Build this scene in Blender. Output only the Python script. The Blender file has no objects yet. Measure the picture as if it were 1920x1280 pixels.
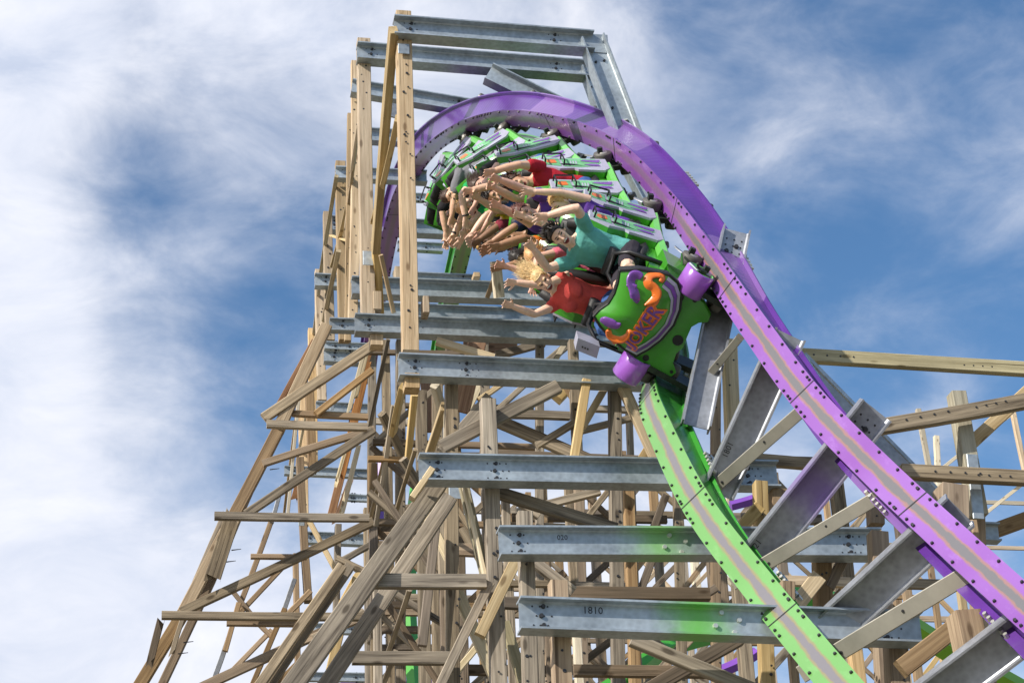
import bpy, math, random
import numpy as np
from mathutils import Vector, Matrix, noise as mnoise
random.seed(7)
SC = bpy.context.scene
COL = SC.collection

# ------------------------------------------------------------------ camera
PSI, PITCH, ROLL, FPX = math.radians(11.2), math.radians(26.0), math.radians(2.6), 4000.0
CAM = Vector((0.0, 0.0, 1.6))
FWD = Vector((math.sin(PSI)*math.cos(PITCH), math.cos(PSI)*math.cos(PITCH), math.sin(PITCH)))
R0 = Vector((math.cos(PSI), -math.sin(PSI), 0.0))
U0 = R0.cross(FWD)
CR = R0*math.cos(ROLL) - U0*math.sin(ROLL)
CU = R0*math.sin(ROLL) + U0*math.cos(ROLL)
cam_data = bpy.data.cameras.new('camera')
cam = bpy.data.objects.new('camera', cam_data); COL.objects.link(cam)
cam_data.sensor_width = 36.0
cam_data.lens = 36.0*FPX/1920.0
cam_data.clip_start = 0.1
cam_data.clip_end = 6000.0
cam.matrix_world = Matrix(((CR.x, CU.x, -FWD.x, CAM.x), (CR.y, CU.y, -FWD.y, CAM.y), (CR.z, CU.z, -FWD.z, CAM.z), (0, 0, 0, 1)))
SC.camera = cam
FH = Vector((math.sin(PSI), math.cos(PSI), 0))

# ------------------------------------------------------------------ light
SUN_DIR = (-0.70*R0 - 0.62*FH + Vector((0, 0, 0.60))).normalized()
sun_el = math.asin(SUN_DIR.z); sun_az = math.atan2(SUN_DIR.x, SUN_DIR.y)
sl = bpy.data.lights.new('sun', 'SUN'); sl.energy = 3.6; sl.angle = math.radians(0.53); sl.color = (1.0, 0.93, 0.82)
so = bpy.data.objects.new('sun', sl); COL.objects.link(so)
so.rotation_euler = SUN_DIR.to_track_quat('Z', 'Y').to_euler()
SC.view_settings.view_transform = 'Standard'
SC.view_settings.look = 'None'
SC.view_settings.exposure = 0.55
SC.view_settings.gamma = 1.0

def ray(px, py):
    return (FWD + CR*((px-960.0)/FPX) + CU*((640.0-py)/FPX)).normalized()
def at(px, py, Y):
    d = ray(px, py); return CAM + d*(Y/d.y)
def atd(px, py, D):
    return CAM + ray(px, py)*D
def proj(p):
    v = Vector(p)-CAM; f = v.dot(FWD)
    return (960+FPX*v.dot(CR)/f, 640-FPX*v.dot(CU)/f, f)

# ------------------------------------------------------------------ sky with clouds
world = bpy.data.worlds.new('World'); SC.world = world; world.use_nodes = True
def build_world():
    nt = world.node_tree; nt.nodes.clear(); N = nt.nodes.new; L = nt.links.new
    out = N('ShaderNodeOutputWorld')
    sky = N('ShaderNodeTexSky'); sky.sky_type = 'NISHITA'; sky.sun_disc = False
    sky.sun_elevation = sun_el; sky.sun_rotation = sun_az; sky.air_density = 1.0; sky.dust_density = 0.6; sky.ozone_density = 2.0
    hsv = N('ShaderNodeHueSaturation'); hsv.inputs['Saturation'].default_value = 1.2; hsv.inputs['Value'].default_value = 1.0
    L(sky.outputs[0], hsv.inputs['Color'])
    bg = N('ShaderNodeBackground'); bg.inputs['Strength'].default_value = 0.10
    L(hsv.outputs[0], bg.inputs['Color'])
    tc = N('ShaderNodeTexCoord')
    sep = N('ShaderNodeSeparateXYZ'); L(tc.outputs['Generated'], sep.inputs[0])
    def math_(op, a, b=None, c=None, clamp=False):
        n = N('ShaderNodeMath'); n.operation = op; n.use_clamp = clamp
        for i, v in enumerate((a, b, c)):
            if v is None: continue
            if isinstance(v, (int, float)): n.inputs[i].default_value = v
            else: L(v, n.inputs[i])
        return n.outputs[0]
    def noise(scale, detail, rough, rot, sx, sz, dist=0.0, off=0.0):
        mp = N('ShaderNodeMapping'); mp.inputs['Rotation'].default_value = (0, rot, -PSI); mp.inputs['Scale'].default_value = (sx, 1, sz); mp.inputs['Location'].default_value = (off, off*.7, off*.3)
        L(tc.outputs['Generated'], mp.inputs[0])
        n = N('ShaderNodeTexNoise'); n.inputs['Scale'].default_value = scale; n.inputs['Detail'].default_value = detail; n.inputs['Roughness'].default_value = rough; n.inputs['Distortion'].default_value = dist
        L(mp.outputs[0], n.inputs['Vector']); return n.outputs['Fac']
    big = noise(7.0, 6, 0.52, 0.25, 1.0, 1.5, 0.3, 3.1)
    wisp = noise(17.0, 9, 0.60, 0.35, 0.75, 1.35, 0.5, 1.7)
    fine = noise(60, 6, 0.6, 0.35, 0.8, 1.3, 0.3, 0.4)
    def blob(px, py, rad_px, w):
        d = ray(px, py)
        vm = N('ShaderNodeVectorMath'); vm.operation = 'DOT_PRODUCT'; L(tc.outputs['Generated'], vm.inputs[0]); vm.inputs[1].default_value = d
        mr = N('ShaderNodeMapRange'); mr.interpolation_type = 'SMOOTHERSTEP'
        mr.inputs['From Min'].default_value = math.cos(rad_px/FPX); mr.inputs['From Max'].default_value = 1.0
        mr.inputs['To Min'].default_value = 0.0; mr.inputs['To Max'].default_value = w
        L(vm.outputs['Value'], mr.inputs['Value']); return mr.outputs[0]
    left = N('ShaderNodeVectorMath'); left.operation = 'DOT_PRODUCT'; L(tc.outputs['Generated'], left.inputs[0]); left.inputs[1].default_value = -CR
    base = math_('MULTIPLY_ADD', left.outputs['Value'], 1.75, 0.0)     # + left, - right
    base = math_('MINIMUM', math_('MAXIMUM', base, -0.40), 0.42)
    tot = math_('MULTIPLY_ADD', big, 1.9, -0.58)
    tot = math_('ADD', tot, math_('MULTIPLY_ADD', wisp, .95, -0.475))
    tot = math_('ADD', tot, math_('MULTIPLY_ADD', fine, 0.20, -0.10))
    tot = math_('ADD', tot, base)
    for b in BLOBS:
        tot = math_('ADD', tot, blob(*b))
    ramp = N('ShaderNodeMapRange'); ramp.interpolation_type = 'SMOOTHSTEP'
    ramp.inputs['From Min'].default_value = -0.22; ramp.inputs['From Max'].default_value = 1.12
    L(tot, ramp.inputs['Value'])
    shade = N('ShaderNodeMapRange'); shade.inputs['From Min'].default_value = 0.3; shade.inputs['From Max'].default_value = 0.75
    L(wisp, shade.inputs['Value'])
    cmix = N('ShaderNodeMix'); cmix.data_type = 'RGBA'
    cmix.inputs['A'].default_value = (0.58, 0.64, 0.78, 1); cmix.inputs['B'].default_value = (0.86, 0.87, 0.93, 1)
    L(shade.outputs[0], cmix.inputs['Factor'])
    cb = N('ShaderNodeBackground'); cb.inputs['Strength'].default_value = 0.80
    L(cmix.outputs['Result'], cb.inputs['Color'])
    mx = N('ShaderNodeMixShader'); L(ramp.outputs[0], mx.inputs[0]); L(bg.outputs[0], mx.inputs[1]); L(cb.outputs[0], mx.inputs[2])
    L(mx.outputs[0], out.inputs['Surface'])
BLOBS = [(100, 1150, 850, 0.50), (150, 640, 420, 0.14), (60, 480, 300, 0.04), (250, 130, 620, 0.14), (620, 90, 420, 0.10),
         (420, 400, 400, -0.52), (560, 600, 260, -0.25), (400, 790, 360, -0.55), (250, 330, 200, -0.12),
         (1300, 200, 400, 0.14), (1560, 120, 400, 0.04), (1850, 230, 320, 0.10), (1650, 740, 260, 0.22), (1600, 500, 330, -0.10),
         (900, 760, 330, -0.30), (1130, 1000, 400, 0.30), (840, 480, 200, 0.12), (870, 1200, 400, 0.45), (1830, 880, 260, 0.1),
         (1500, 1000, 300, 0.25), (1560, 700, 240, -0.15)]
build_world()

# ------------------------------------------------------------------ materials
MATS = {}
def new_mat(name):
    m = bpy.data.materials.new(name); m.use_nodes = True
    nt = m.node_tree; b = nt.nodes['Principled BSDF']; return m, nt, b
def mk(name, col, rough=0.5, metal=0.0, var=0.10, nscale=6.0, bump=0.0, bscale=60.0, coat=0.0, dirt=0.0, spec=None):
    """painted / plain surface: base colour with soft noise variation, optional grime with its own shape and fine bump"""
    if name in MATS: return MATS[name]
    m, nt, b = new_mat(name); N = nt.nodes.new; L = nt.links.new
    tc = N('ShaderNodeTexCoord')
    n = N('ShaderNodeTexNoise'); n.inputs['Scale'].default_value = nscale; n.inputs['Detail'].default_value = 5; n.inputs['Roughness'].default_value = .6
    L(tc.outputs['Object'], n.inputs['Vector'])
    r = N('ShaderNodeValToRGB')
    r.color_ramp.elements[0].position = 0.3; r.color_ramp.elements[1].position = 0.72
    r.color_ramp.elements[0].color = [max(0, c*(1-var)) for c in col]+[1]
    r.color_ramp.elements[1].color = [min(1, c*(1+var)) for c in col]+[1]
    L(n.outputs['Fac'], r.inputs[0]); last = r.outputs[0]
    if dirt:
        n2 = N('ShaderNodeTexNoise'); n2.inputs['Scale'].default_value = nscale*3.1; n2.inputs['Detail'].default_value = 8; n2.inputs['Roughness'].default_value = .7
        L(tc.outputs['Object'], n2.inputs['Vector'])
        mr = N('ShaderNodeMapRange'); mr.inputs['From Min'].default_value = .56; mr.inputs['From Max'].default_value = .72; mr.inputs['To Max'].default_value = dirt
        L(n2.outputs['Fac'], mr.inputs['Value'])
        mx = N('ShaderNodeMix'); mx.data_type = 'RGBA'; L(mr.outputs[0], mx.inputs['Factor']); L(last, mx.inputs['A']); mx.inputs['B'].default_value = (.10, .08, .06, 1)
        last = mx.outputs['Result']
    L(last, b.inputs['Base Color'])
    b.inputs['Roughness'].default_value = rough; b.inputs['Metallic'].default_value = metal
    if coat: b.inputs['Coat Weight'].default_value = coat; b.inputs['Coat Roughness'].default_value = .12
    if spec is not None: b.inputs['Specular IOR Level'].default_value = spec
    if bump:
        n3 = N('ShaderNodeTexNoise'); n3.inputs['Scale'].default_value = bscale; n3.inputs['Detail'].default_value = 4
        L(tc.outputs['Object'], n3.inputs['Vector'])
        bp = N('ShaderNodeBump'); bp.inputs['Strength'].default_value = bump; bp.inputs['Distance'].default_value = .01
        L(n3.outputs['Fac'], bp.inputs['Height']); L(bp.outputs[0], b.inputs['Normal'])
    MATS[name] = m; return m

def wood(name, dark, light, worn=0.5, stain=(.10, .08, .06)):
    """timber with grain running along the member's local Z, knots, water stains and a tint of its own per member"""
    m, nt, b = new_mat(name); N = nt.nodes.new; L = nt.links.new
    tc = N('ShaderNodeTexCoord'); oi = N('ShaderNodeObjectInfo')
    off = N('ShaderNodeVectorMath'); off.operation = 'MULTIPLY_ADD'
    L(oi.outputs['Random'], off.inputs[0]); off.inputs[1].default_value = (37, 53, 91); L(tc.outputs['Object'], off.inputs[2])
    def nz(sx, sz, scale, det, rough=.6, dist=0.0):
        mp = N('ShaderNodeMapping'); mp.inputs['Scale'].default_value = (sx, sx, sz); L(off.outputs[0], mp.inputs[0])
        n = N('ShaderNodeTexNoise'); n.inputs['Scale'].default_value = scale; n.inputs['Detail'].default_value = det; n.inputs['Roughness'].default_value = rough; n.inputs['Distortion'].default_value = dist
        L(mp.outputs[0], n.inputs['Vector']); return n.outputs['Fac']
    g1 = nz(22, 0.9, 1.0, 6, .65, .6)
    g2 = nz(70, 2.2, 1.0, 4, .6)
    big = nz(1.6, 0.8, 1.0, 4, .55)
    add = N('ShaderNodeMath'); add.operation = 'MULTIPLY_ADD'; L(g2, add.inputs[0]); add.inputs[1].default_value = .45; L(g1, add.inputs[2])
    sub = N('ShaderNodeMath'); sub.operation = 'SUBTRACT'; L(add.outputs[0], sub.inputs[0]); sub.inputs[1].default_value = .22
    r = N('ShaderNodeValToRGB'); r.color_ramp.elements[0].position = .30; r.color_ramp.elements[1].position = .68
    r.color_ramp.elements[0].color = list(dark)+[1]; r.color_ramp.elements[1].color = list(light)+[1]
    L(sub.outputs[0], r.inputs[0])
    # stains
    mr = N('ShaderNodeMapRange'); mr.inputs['From Min'].default_value = .48; mr.inputs['From Max'].default_value = .72; mr.inputs['To Max'].default_value = worn
    L(big, mr.inputs['Value'])
    mx = N('ShaderNodeMix'); mx.data_type = 'RGBA'; L(mr.outputs[0], mx.inputs['Factor']); L(r.outputs[0], mx.inputs['A']); mx.inputs['B'].default_value = list(stain)+[1]
    # knots and nail holes
    mp = N('ShaderNodeMapping'); mp.inputs['Scale'].default_value = (7, 7, 2.6); L(off.outputs[0], mp.inputs[0])
    vo = N('ShaderNodeTexVoronoi'); vo.inputs['Scale'].default_value = 1.0; L(mp.outputs[0], vo.inputs['Vector'])
    kr = N('ShaderNodeMapRange'); kr.inputs['From Min'].default_value = .10; kr.inputs['From Max'].default_value = .19; kr.inputs['To Min'].default_value = .75; kr.inputs['To Max'].default_value = 0
    L(vo.outputs['Distance'], kr.inputs['Value'])
    mk_ = N('ShaderNodeMix'); mk_.data_type = 'RGBA'; L(kr.outputs[0], mk_.inputs['Factor']); L(mx.outputs['Result'], mk_.inputs['A']); mk_.inputs['B'].default_value = (dark[0]*.45, dark[1]*.38, dark[2]*.3, 1)
    ck = nz(34, .55, 1.0, 3, .5, .3)
    cr_ = N('ShaderNodeMapRange'); cr_.inputs['From Min'].default_value = .655; cr_.inputs['From Max'].default_value = .70; cr_.inputs['To Max'].default_value = .8; L(ck, cr_.inputs['Value'])
    mc = N('ShaderNodeMix'); mc.data_type = 'RGBA'; L(cr_.outputs[0], mc.inputs['Factor']); L(mk_.outputs['Result'], mc.inputs['A']); mc.inputs['B'].default_value = (dark[0]*.35, dark[1]*.32, dark[2]*.3, 1)
    hv = N('ShaderNodeHueSaturation'); L(mc.outputs['Result'], hv.inputs['Color'])
    v = N('ShaderNodeMapRange'); v.inputs['To Min'].default_value = .72; v.inputs['To Max'].default_value = 1.28; L(oi.outputs['Random'], v.inputs['Value']); L(v.outputs[0], hv.inputs['Value'])
    rs = N('ShaderNodeMath'); rs.operation = 'FRACT'; rm = N('ShaderNodeMath'); rm.operation = 'MULTIPLY'; L(oi.outputs['Random'], rm.inputs[0]); rm.inputs[1].default_value = 17.3; L(rm.outputs[0], rs.inputs[0])
    vs_ = N('ShaderNodeMapRange'); vs_.inputs['To Min'].default_value = .68; vs_.inputs['To Max'].default_value = 1.08; L(rs.outputs[0], vs_.inputs['Value']); L(vs_.outputs[0], hv.inputs['Saturation'])
    L(hv.outputs[0], b.inputs['Base Color']); b.inputs['Roughness'].default_value = .82; b.inputs['Specular IOR Level'].default_value = .25
    bp = N('ShaderNodeBump'); bp.inputs['Strength'].default_value = .5; bp.inputs['Distance'].default_value = .006; L(add.outputs[0], bp.inputs['Height']); L(bp.outputs[0], b.inputs['Normal'])
    MATS[name] = m; return m

W_AGED = wood('aged_timber', (.115, .088, .060), (.46, .37, .255), .55)
W_DARK = wood('dark_timber', (.10, .075, .05), (.24, .18, .125), .5)
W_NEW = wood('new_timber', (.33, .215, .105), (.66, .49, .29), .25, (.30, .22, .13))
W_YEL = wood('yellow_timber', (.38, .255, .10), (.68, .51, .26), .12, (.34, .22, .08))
W_RED = wood('split_timber', (.17, .075, .03), (.36, .19, .085), .4, (.10, .05, .03))
W_BRN = wood('brown_timber', (.20, .125, .065), (.42, .29, .16), .35)
W_GRN = wood('greenish_timber', (.23, .20, .12), (.46, .41, .27), .35)
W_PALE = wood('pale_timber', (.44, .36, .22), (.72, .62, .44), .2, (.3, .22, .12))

def galv(name, spray=None, centre=0.0, width=0.5, tint=(.40, .45, .49)):
    """galvanized steel: spangle, run marks, chalky patches; spray = paint blown over it when the rail was painted"""
    m, nt, b = new_mat(name); N = nt.nodes.new; L = nt.links.new
    tc = N('ShaderNodeTexCoord'); oi = N('ShaderNodeObjectInfo')
    off = N('ShaderNodeVectorMath'); off.operation = 'MULTIPLY_ADD'
    L(oi.outputs['Random'], off.inputs[0]); off.inputs[1].default_value = (31, 17, 43); L(tc.outputs['Object'], off.inputs[2])
    vo = N('ShaderNodeTexVoronoi'); vo.inputs['Scale'].default_value = 22; L(off.outputs[0], vo.inputs['Vector'])
    n = N('ShaderNodeTexNoise'); n.inputs['Scale'].default_value = 2.2; n.inputs['Detail'].default_value = 7; n.inputs['Roughness'].default_value = .62; L(off.outputs[0], n.inputs['Vector'])
    mxf = N('ShaderNodeMath'); mxf.operation = 'MULTIPLY_ADD'; L(vo.outputs['Distance'], mxf.inputs[0]); mxf.inputs[1].default_value = .25; L(n.outputs['Fac'], mxf.inputs[2])
    r = N('ShaderNodeValToRGB'); r.color_ramp.elements[0].position = .38; r.color_ramp.elements[1].position = .85
    r.color_ramp.elements[0].color = [c*.66 for c in tint]+[1]; r.color_ramp.elements[1].color = [min(1, c*1.28) for c in tint]+[1]
    L(mxf.outputs[0], r.inputs[0]); last = r.outputs[0]
    met = .55
    b.inputs['Metallic'].default_value = met
    if spray:
        sep = N('ShaderNodeSeparateXYZ'); L(tc.outputs['Object'], sep.inputs[0])
        a = N('ShaderNodeMath'); a.operation = 'SUBTRACT'; L(sep.outputs[2], a.inputs[0]); a.inputs[1].default_value = centre
        ab = N('ShaderNodeMath'); ab.operation = 'ABSOLUTE'; L(a.outputs[0], ab.inputs[0])
        n2 = N('ShaderNodeTexNoise'); n2.inputs['Scale'].default_value = 4; n2.inputs['Detail'].default_value = 5; L(off.outputs[0], n2.inputs['Vector'])
        w = N('ShaderNodeMath'); w.operation = 'MULTIPLY_ADD'; L(n2.outputs['Fac'], w.inputs[0]); w.inputs[1].default_value = width*.9; L(ab.outputs[0], w.inputs[2])
        mr = N('ShaderNodeMapRange'); mr.interpolation_type = 'SMOOTHSTEP'; mr.inputs['From Min'].default_value = width*1.45; mr.inputs['From Max'].default_value = width*.45; mr.inputs['To Max'].default_value = .85
        L(w.outputs[0], mr.inputs['Value'])
        mx = N('ShaderNodeMix'); mx.data_type = 'RGBA'; L(mr.outputs[0], mx.inputs['Factor']); L(last, mx.inputs['A']); mx.inputs['B'].default_value = list(spray)+[1]; last = mx.outputs['Result']
        m2 = N('ShaderNodeMath'); m2.operation = 'MULTIPLY_ADD'; L(mr.outputs[0], m2.inputs[0]); m2.inputs[1].default_value = -.5; m2.inputs[2].default_value = met; L(m2.outputs[0], b.inputs['Metallic'])
    L(last, b.inputs['Base Color'])
    rr = N('ShaderNodeMapRange'); rr.inputs['To Min'].default_value = .36; rr.inputs['To Max'].default_value = .62; L(n.outputs['Fac'], rr.inputs['Value']); L(rr.outputs[0], b.inputs['Roughness'])
    bp = N('ShaderNodeBump'); bp.inputs['Strength'].default_value = .12; bp.inputs['Distance'].default_value = .01; L(n.outputs['Fac'], bp.inputs['Height']); L(bp.outputs[0], b.inputs['Normal'])
    MATS[name] = m; return m
G_STEEL = galv('galvanized_steel')
G_DARK = galv('dull_galvanized_steel', tint=(.33, .345, .37))
M_BOLT = mk('bolt_steel', (.06, .06, .065), .5, .6)
M_NUT = mk('zinc_nut', (.62, .62, .58), .4, .6)

def rail_mat(name, base, worn, rust, fade):
    """box rail paint: uv.x = metres across the flange, uv.y = metres along; a wheel-worn stripe with rusty ragged edges"""
    m, nt, b = new_mat(name); N = nt.nodes.new; L = nt.links.new
    uv = N('ShaderNodeUVMap'); uv.uv_map = 'UVMap'
    sep = N('ShaderNodeSeparateXYZ'); L(uv.outputs[0], sep.inputs[0])
    def nz(sx, sy, det, rough):
        mp = N('ShaderNodeMapping'); mp.inputs['Scale'].default_value = (sx, sy, 1); L(uv.outputs[0], mp.inputs[0])
        n = N('ShaderNodeTexNoise'); n.inputs['Scale'].default_value = 1; n.inputs['Detail'].default_value = det; n.inputs['Roughness'].default_value = rough; L(mp.outputs[0], n.inputs['Vector']); return n.outputs['Fac']
    edge = nz(9, 2.6, 7, .75); blot = nz(9, 3.2, 7, .7); panel = nz(.6, .55, 2, .4)
    ab = N('ShaderNodeMath'); ab.operation = 'ABSOLUTE'; L(sep.outputs[0], ab.inputs[0])
    e = N('ShaderNodeMath'); e.operation = 'MULTIPLY_ADD'; L(edge, e.inputs[0]); e.inputs[1].default_value = .07; L(ab.outputs[0], e.inputs[2])
    def step(lo, hi, src, top=1.0):
        mr = N('ShaderNodeMapRange'); mr.inputs['From Min'].default_value = hi; mr.inputs['From Max'].default_value = lo; mr.inputs['To Max'].default_value = top; L(src, mr.inputs['Value']); return mr.outputs[0]
    far = N('ShaderNodeMapRange'); far.inputs['From Min'].default_value = 8.0; far.inputs['From Max'].default_value = 9.2; far.inputs['To Min'].default_value = 1; far.inputs['To Max'].default_value = .3; L(sep.outputs[1], far.inputs['Value'])
    def less(x):
        n = N('ShaderNodeMath'); n.operation = 'MULTIPLY'; L(x, n.inputs[0]); L(far.outputs[0], n.inputs[1]); return n.outputs[0]
    c0 = N('ShaderNodeMix'); c0.data_type = 'RGBA'; L(step(.62, .40, panel, 1.0), c0.inputs['Factor']); c0.inputs['A'].default_value = list(base)+[1]; c0.inputs['B'].default_value = list(fade)+[1]
    mrb = N('ShaderNodeMapRange'); mrb.inputs['From Min'].default_value = .55; mrb.inputs['From Max'].default_value = .72; mrb.inputs['To Max'].default_value = .55; L(blot, mrb.inputs['Value'])
    c1 = N('ShaderNodeMix'); c1.data_type = 'RGBA'; L(mrb.outputs[0], c1.inputs['Factor']); L(c0.outputs['Result'], c1.inputs['A']); c1.inputs['B'].default_value = [min(1, f*1.12+.05) for f in fade]+[1]
    c2 = N('ShaderNodeMix'); c2.data_type = 'RGBA'; L(less(step(.072, .088, e.outputs[0], .85)), c2.inputs['Factor']); L(c1.outputs['Result'], c2.inputs['A']); c2.inputs['B'].default_value = list(rust)+[1]
    c3 = N('ShaderNodeMix'); c3.data_type = 'RGBA'; L(less(step(.058, .068, e.outputs[0], .95)), c3.inputs['Factor']); L(c2.outputs['Result'], c3.inputs['A']); c3.inputs['B'].default_value = list(worn)+[1]
    L(c3.outputs['Result'], b.inputs['Base Color'])
    b.inputs['Roughness'].default_value = .32; b.inputs['Coat Weight'].default_value = .25; b.inputs['Coat Roughness'].default_value = .15
    MATS[name] = m; return m
PURPLE = (.175, .045, .42); LILAC = (.36, .13, .60); GREEN = (.085, .42, .035); LGREEN = (.20, .62, .10)
M_PTOP = rail_mat('purple_rail_running_plate', (.215, .066, .335), (.14, .14, .15), (.30, .17, .10), (.29, .125, .45))
M_GTOP = rail_mat('green_rail_running_plate', (.135, .335, .085), (.18, .17, .19), (.27, .20, .12), (.165, .385, .115))
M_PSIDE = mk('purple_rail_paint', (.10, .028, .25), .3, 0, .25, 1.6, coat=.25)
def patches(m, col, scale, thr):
    # angular patches of the base colour mixed towards a second colour
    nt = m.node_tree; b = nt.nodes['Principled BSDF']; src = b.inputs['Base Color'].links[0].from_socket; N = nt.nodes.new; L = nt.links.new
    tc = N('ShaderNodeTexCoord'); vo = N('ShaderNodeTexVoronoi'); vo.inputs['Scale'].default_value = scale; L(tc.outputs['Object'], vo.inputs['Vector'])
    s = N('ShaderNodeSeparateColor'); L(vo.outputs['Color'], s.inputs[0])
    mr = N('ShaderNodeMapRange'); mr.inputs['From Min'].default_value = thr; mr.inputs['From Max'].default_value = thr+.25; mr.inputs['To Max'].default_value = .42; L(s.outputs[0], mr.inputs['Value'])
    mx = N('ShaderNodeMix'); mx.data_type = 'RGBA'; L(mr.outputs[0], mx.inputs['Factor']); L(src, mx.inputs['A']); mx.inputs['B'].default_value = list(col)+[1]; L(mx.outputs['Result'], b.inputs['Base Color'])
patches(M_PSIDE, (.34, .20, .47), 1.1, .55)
M_GSIDE = mk('green_rail_paint', (.05, .30, .04), .28, 0, .15, 2.0, coat=.3)
M_GBOT = mk('yellow_green_paint', (.22, .46, .03), .3, 0, .12, 3, coat=.2)
M_RUST = mk('rust_worn_web', (.36, .17, .075), .7, 0.0, .3, 5)

# ------------------------------------------------------------------ mesh helpers
def link(name, verts, faces, mats, parent=None, mw=None, fm=None, smooth=False):
    me = bpy.data.meshes.new(name); me.from_pydata([tuple(v) for v in verts], [], faces)
    if not isinstance(mats, (list, tuple)): mats = [mats]
    for m in mats: me.materials.append(m)
    if fm is not None: me.polygons.foreach_set('material_index', fm)
    if smooth: me.polygons.foreach_set('use_smooth', [True]*len(me.polygons))
    me.update()
    o = bpy.data.objects.new(name, me); COL.objects.link(o)
    if parent is not None:
        o.parent = parent
        if mw is not None: o.matrix_basis = parent_inv(parent) @ mw
    elif mw is not None: o.matrix_world = mw
    return o
_PINV = {}
def parent_inv(p): return _PINV.get(p.name, Matrix.Identity(4))
def thing(name, label, cat, loc=(0, 0, 0), mw=None, group=None, kind=None):
    o = bpy.data.objects.new(name, None); COL.objects.link(o); o.empty_display_size = .2
    M = mw if mw is not None else Matrix.Translation(Vector(loc))
    o.matrix_world = M; _PINV[o.name] = M.inverted()
    tag(o, label, cat, group, kind); return o
def tag(o, label=None, cat=None, group=None, kind=None):
    if label: o['label'] = label
    if cat: o['category'] = cat
    if group: o['group'] = group
    if kind: o['kind'] = kind
def frame_z(p0, p1, yhint):
    """matrix whose Z runs p0->p1, Y near yhint, origin at p0"""
    z = (p1-p0).normalized(); x = yhint.cross(z)
    if x.length < 1e-4: x = Vector((1, 0, 0))
    x.normalize(); y = z.cross(x)
    return Matrix(((x.x, y.x, z.x, p0.x), (x.y, y.y, z.y, p0.y), (x.z, y.z, z.z, p0.z), (0, 0, 0, 1)))
YH = Vector((0, 1, 0))
def timber(parent, name, p0, p1, w, d, mat, yh=YH, bow=None, cut=0.0, bolts=None, ragged=False):
    """sawn timber with eased edges and a slight bow; w across the picture plane, d along yh"""
    p0 = Vector(p0); p1 = Vector(p1); Ln = (p1-p0).length
    if Ln < .02: return None
    M = frame_z(p0, p1, yh); ns = max(2, min(8, int(Ln/.7)+1)); c = min(.006, w*.12)
    b = bow if bow is not None else random.gauss(0, .0028)*Ln
    b2 = random.gauss(0, .0015)*Ln; tw = random.gauss(0, .006)
    vs, fs = [], []
    for i in range(ns+1):
        t = i/ns; k = 4*t*(1-t)
        wx = w/2*(1+random.gauss(0, .012)); dy = d/2
        ox, oy = b*k, b2*k
        ring = [(-wx+c, -dy), (wx-c, -dy), (wx, -dy+c), (wx, dy-c), (wx-c, dy), (-wx+c, dy), (-wx, dy-c), (-wx, -dy+c)]
        a = tw*(t-.5)
        for (x, y) in ring:
            zz = t*Ln
            if cut and i in (0, ns): zz += (x/w)*cut*(1 if i else -1)
            if ragged and i in (0, ns): zz += random.uniform(-.10, .10)
            vs.append((x*math.cos(a)-y*math.sin(a)+ox, x*math.sin(a)+y*math.cos(a)+oy, zz))
    for i in range(ns):
        for j in range(8):
            a0 = i*8+j; a1 = i*8+(j+1) % 8
            fs.append((a0, a1, a1+8, a0+8))
    fs.append(tuple(range(7, -1, -1))); fs.append(tuple(range(ns*8, ns*8+8)))
    fm = [0]*len(fs); mats = [mat]
    if bolts:
        mats = [mat, M_BOLT]
        for (u, v, r) in bolts:
            disc(vs, fs, (u*w, -d/2, v), r, Vector((1, 0, 0)), Vector((0, 0, 1)), Vector((0, -1, 0)), .006, fm, 1)
    return link(name, vs, fs, mats, parent, M, fm)
def disc(vs, fs, c, r, ax, ay, nrm, h, fm, mi, n=7):
    c = Vector(c); b = len(vs)
    for k in range(n):
        a = 2*math.pi*k/n; q = c+ax*math.cos(a)*r+ay*math.sin(a)*r
        vs.append(tuple(q)); vs.append(tuple(c+(q-c)*.8+nrm*h))
    for k in range(n):
        k2 = (k+1) % n
        fs.append((b+2*k, b+2*k2, b+2*k2+1, b+2*k+1)); fm.append(mi)
    fs.append(tuple(b+2*k+1 for k in range(n))); fm.append(mi)
def ibeam(parent, name, p0, p1, h, bw, mat, yh=YH, tf=.016, tw=.011, bolts=(), nuts=(), ends=()):
    """rolled steel section: local Z along, local X across the web height, local Y = flange width (towards yh)"""
    p0 = Vector(p0); p1 = Vector(p1); M = frame_z(p0, p1, yh); Ln = (p1-p0).length
    H, B, w = h/2, bw/2, tw/2
    sec = [(-H, -B), (-H+tf, -B), (-H+tf, -w-.012), (-H+tf+.012, -w), (H-tf-.012, -w), (H-tf, -w-.012), (H-tf, -B), (H, -B), (H, B), (H-tf, B), (H-tf, w), (-H+tf, w), (-H+tf, B), (-H, B)]
    n = len(sec); vs, fs, fm = [], [], []
    for z in (0, Ln):
        for (x, y) in sec: vs.append((x, y, z))
    for j in range(n): fs.append((j, (j+1) % n, n+(j+1) % n, n+j))
    for z in (0, n):
        fs.append(tuple(z+i for i in (0, 1, 12, 13))); fs.append(tuple(z+i for i in (1, 2, 11, 12)) ); fs.append(tuple(z+i for i in (2, 3, 4, 5, 10, 11))); fs.append(tuple(z+i for i in (5, 6, 9, 10))); fs.append(tuple(z+i for i in (6, 7, 8, 9)))
    fm = [0]*len(fs)
    for (z, x, r) in bolts:
        disc(vs, fs, (x, -w, z), r, Vector((1, 0, 0)), Vector((0, 0, 1)), Vector((0, -1, 0)), .004 if r < .012 else .02, fm, 1)
    for (z, x, r) in nuts:
        disc(vs, fs, (x, -w, z), r, Vector((1, 0, 0)), Vector((0, 0, 1)), Vector((0, -1, 0)), .02, fm, 2)
    return link(name, vs, fs, [mat, M_BOLT, M_NUT], parent, M, fm)
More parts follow.
